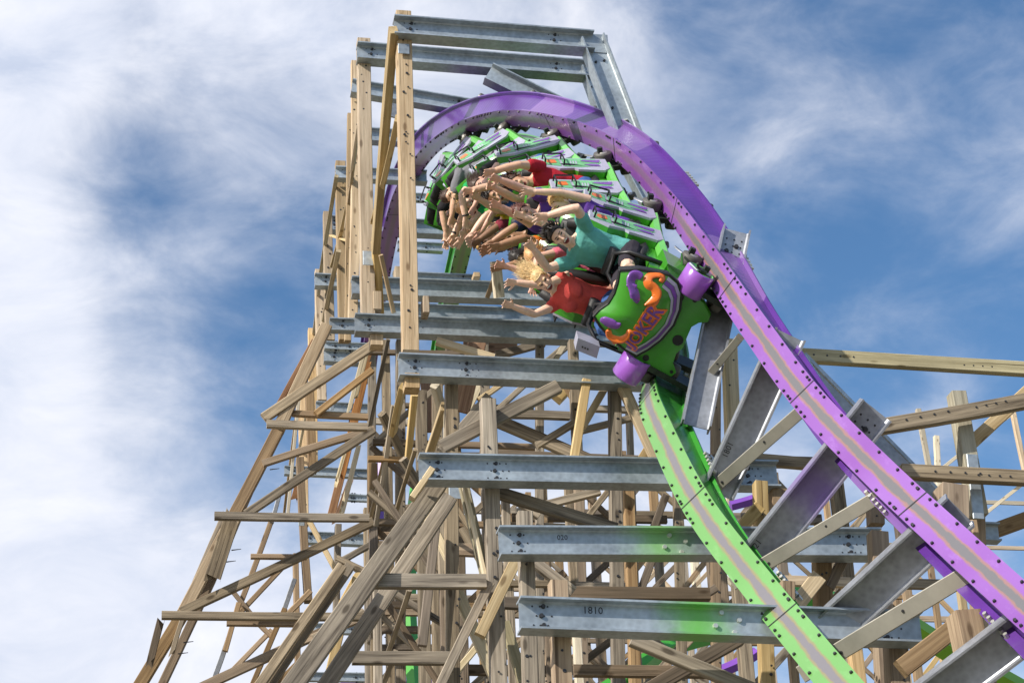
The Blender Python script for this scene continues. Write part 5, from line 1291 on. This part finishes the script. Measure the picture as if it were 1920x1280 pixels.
rider(0, 'G', 'person with flying blonde hair in a coral red top, front row, mouth open', 'f', 'fair', 'blonde', 'flying', 'red', 'blue', (1015, 536), (972, 530), (1000, 590), (966, 576), .12, .20, lean=(.03, .05), headrot=(-.2, .35, -.1), vox=.006, sleeve=.25, legs='long', sc=.95)
rider(1, 'P', 'person with a honey blonde ponytail and purple top behind the teal shirt', 'f', 'fair', 'honey', 'long', 'purple', 'short', (985, 344), (942, 358), (990, 420), (950, 395), headrot=(.3, .2, .7), vox=.008, sleeve=.0, lean=(.09, .03), dz=-.05)
rider(1, 'G', 'person in a pink top in the second row with an arm across the face', 'f', 'rosy', 'ginger', 'long', 'pink', 'blue', (985, 486), (1000, 530), (985, 510), (942, 497), .22, .12, headrot=(-.1, .3, .3), lean=(.03, .02), vox=.008, sleeve=.3)
rider(2, 'P', 'person with short auburn hair smiling, reaching one bare arm to the left', 'm', 'rosy', 'auburn', 'short', 'purple', 'short', (955, 345), (920, 330), (968, 404), (925, 380), lean=(.0, .10), headrot=(-.15, .2, -.1), vox=.007, sleeve=.4, dx=.02, dz=.05)
rider(2, 'G', 'person with black beard and glasses in an orange shirt behind teal elbow', 'm', 'brown', 'black', 'short', 'orange', 'short', (965, 440), (925, 462), (965, 475), (945, 500), headrot=(-.1, .3, .1), vox=.008, extra=beard)
rider(3, 'P', 'person in a crimson t-shirt with one arm bent high over the face', 'm', 'tan', 'brown', 'curly', 'crimson', 'blue', (962, 308), (918, 322), (950, 372), (915, 345), vox=.008, lean=(.08, 0), sleeve=.45)
rider(3, 'G', 'person in a navy shirt with a pale wristband, arms stretched to the left', 'm', 'brown', 'black', 'short', 'navy', 'short', (965, 425), (925, 452), (960, 450), (930, 466), vox=.008, sleeve=.8, extra=band(.03, M_WHITE, 'wristband', .92, 1))
rider(4, 'P', 'person with curly dark hair in a blue top under the crest of the track', 'm', 'tan', 'black', 'curly', 'blue', 'short', (935, 345), (905, 352), (930, 395), (902, 375), vox=.009, headrot=(-.1, .3, 0))
rider(4, 'G', 'person in a maroon shirt low in the fifth row, forearms outstretched', 'm', 'deep', 'black', 'short', 'maroon', 'short', (925, 425), (905, 445), (945, 445), (920, 462), vox=.009, sleeve=.9)
rider(5, 'P', 'person in a pale grey top with bare arms folded by the head', 'f', 'rosy', 'brown', 'long', 'white', 'blue', (905, 350), (890, 385), (925, 400), (905, 430), vox=.009, sleeve=0)
rider(5, 'G', 'person in a yellow shirt nearly hidden behind stretched arms', 'm', 'fair', 'honey', 'short', 'yellow', 'short', (905, 405), (890, 432), (915, 420), (900, 445), vox=.009)
rider(6, 'P', 'person in a bright green t-shirt hanging below the tilted panels', 'm', 'fair', 'ginger', 'short', 'green', 'short', (862, 368), (872, 405), (880, 420), (872, 440), vox=.009, extra=band(.02, M_BLK, 'bracelet', .95, 0), sleeve=.5)
rider(6, 'G', 'person with a wide black headband and honey hair, upside down', 'f', 'fair', 'honey', 'long', 'yellow', 'short', (880, 400), (878, 425), (888, 418), (885, 442), vox=.009, extra=shades_band, sleeve=0)
rider(7, 'P', 'person in a charcoal shirt with arms dangling straight down', 'm', 'tan', 'brown', 'short', 'grey', 'short', (848, 385), (845, 420), (860, 415), (855, 440), vox=.009, sleeve=.85)
rider(7, 'G', 'person with a dark wristband, hands hanging lowest of the upside-down riders', 'm', 'fair', 'brown', 'short', 'maroon', 'short', (855, 415), (850, 440), (865, 425), (858, 450), vox=.009, extra=band(.03, M_BLK, 'wristband', .9, 0))
rider(8, 'P', 'person in a black shirt farthest back, hanging at the left end of the riders', 'm', 'tan', 'black', 'short', 'black', 'short', (828, 395), (835, 430), (842, 415), (842, 442), vox=.01, sleeve=.9)
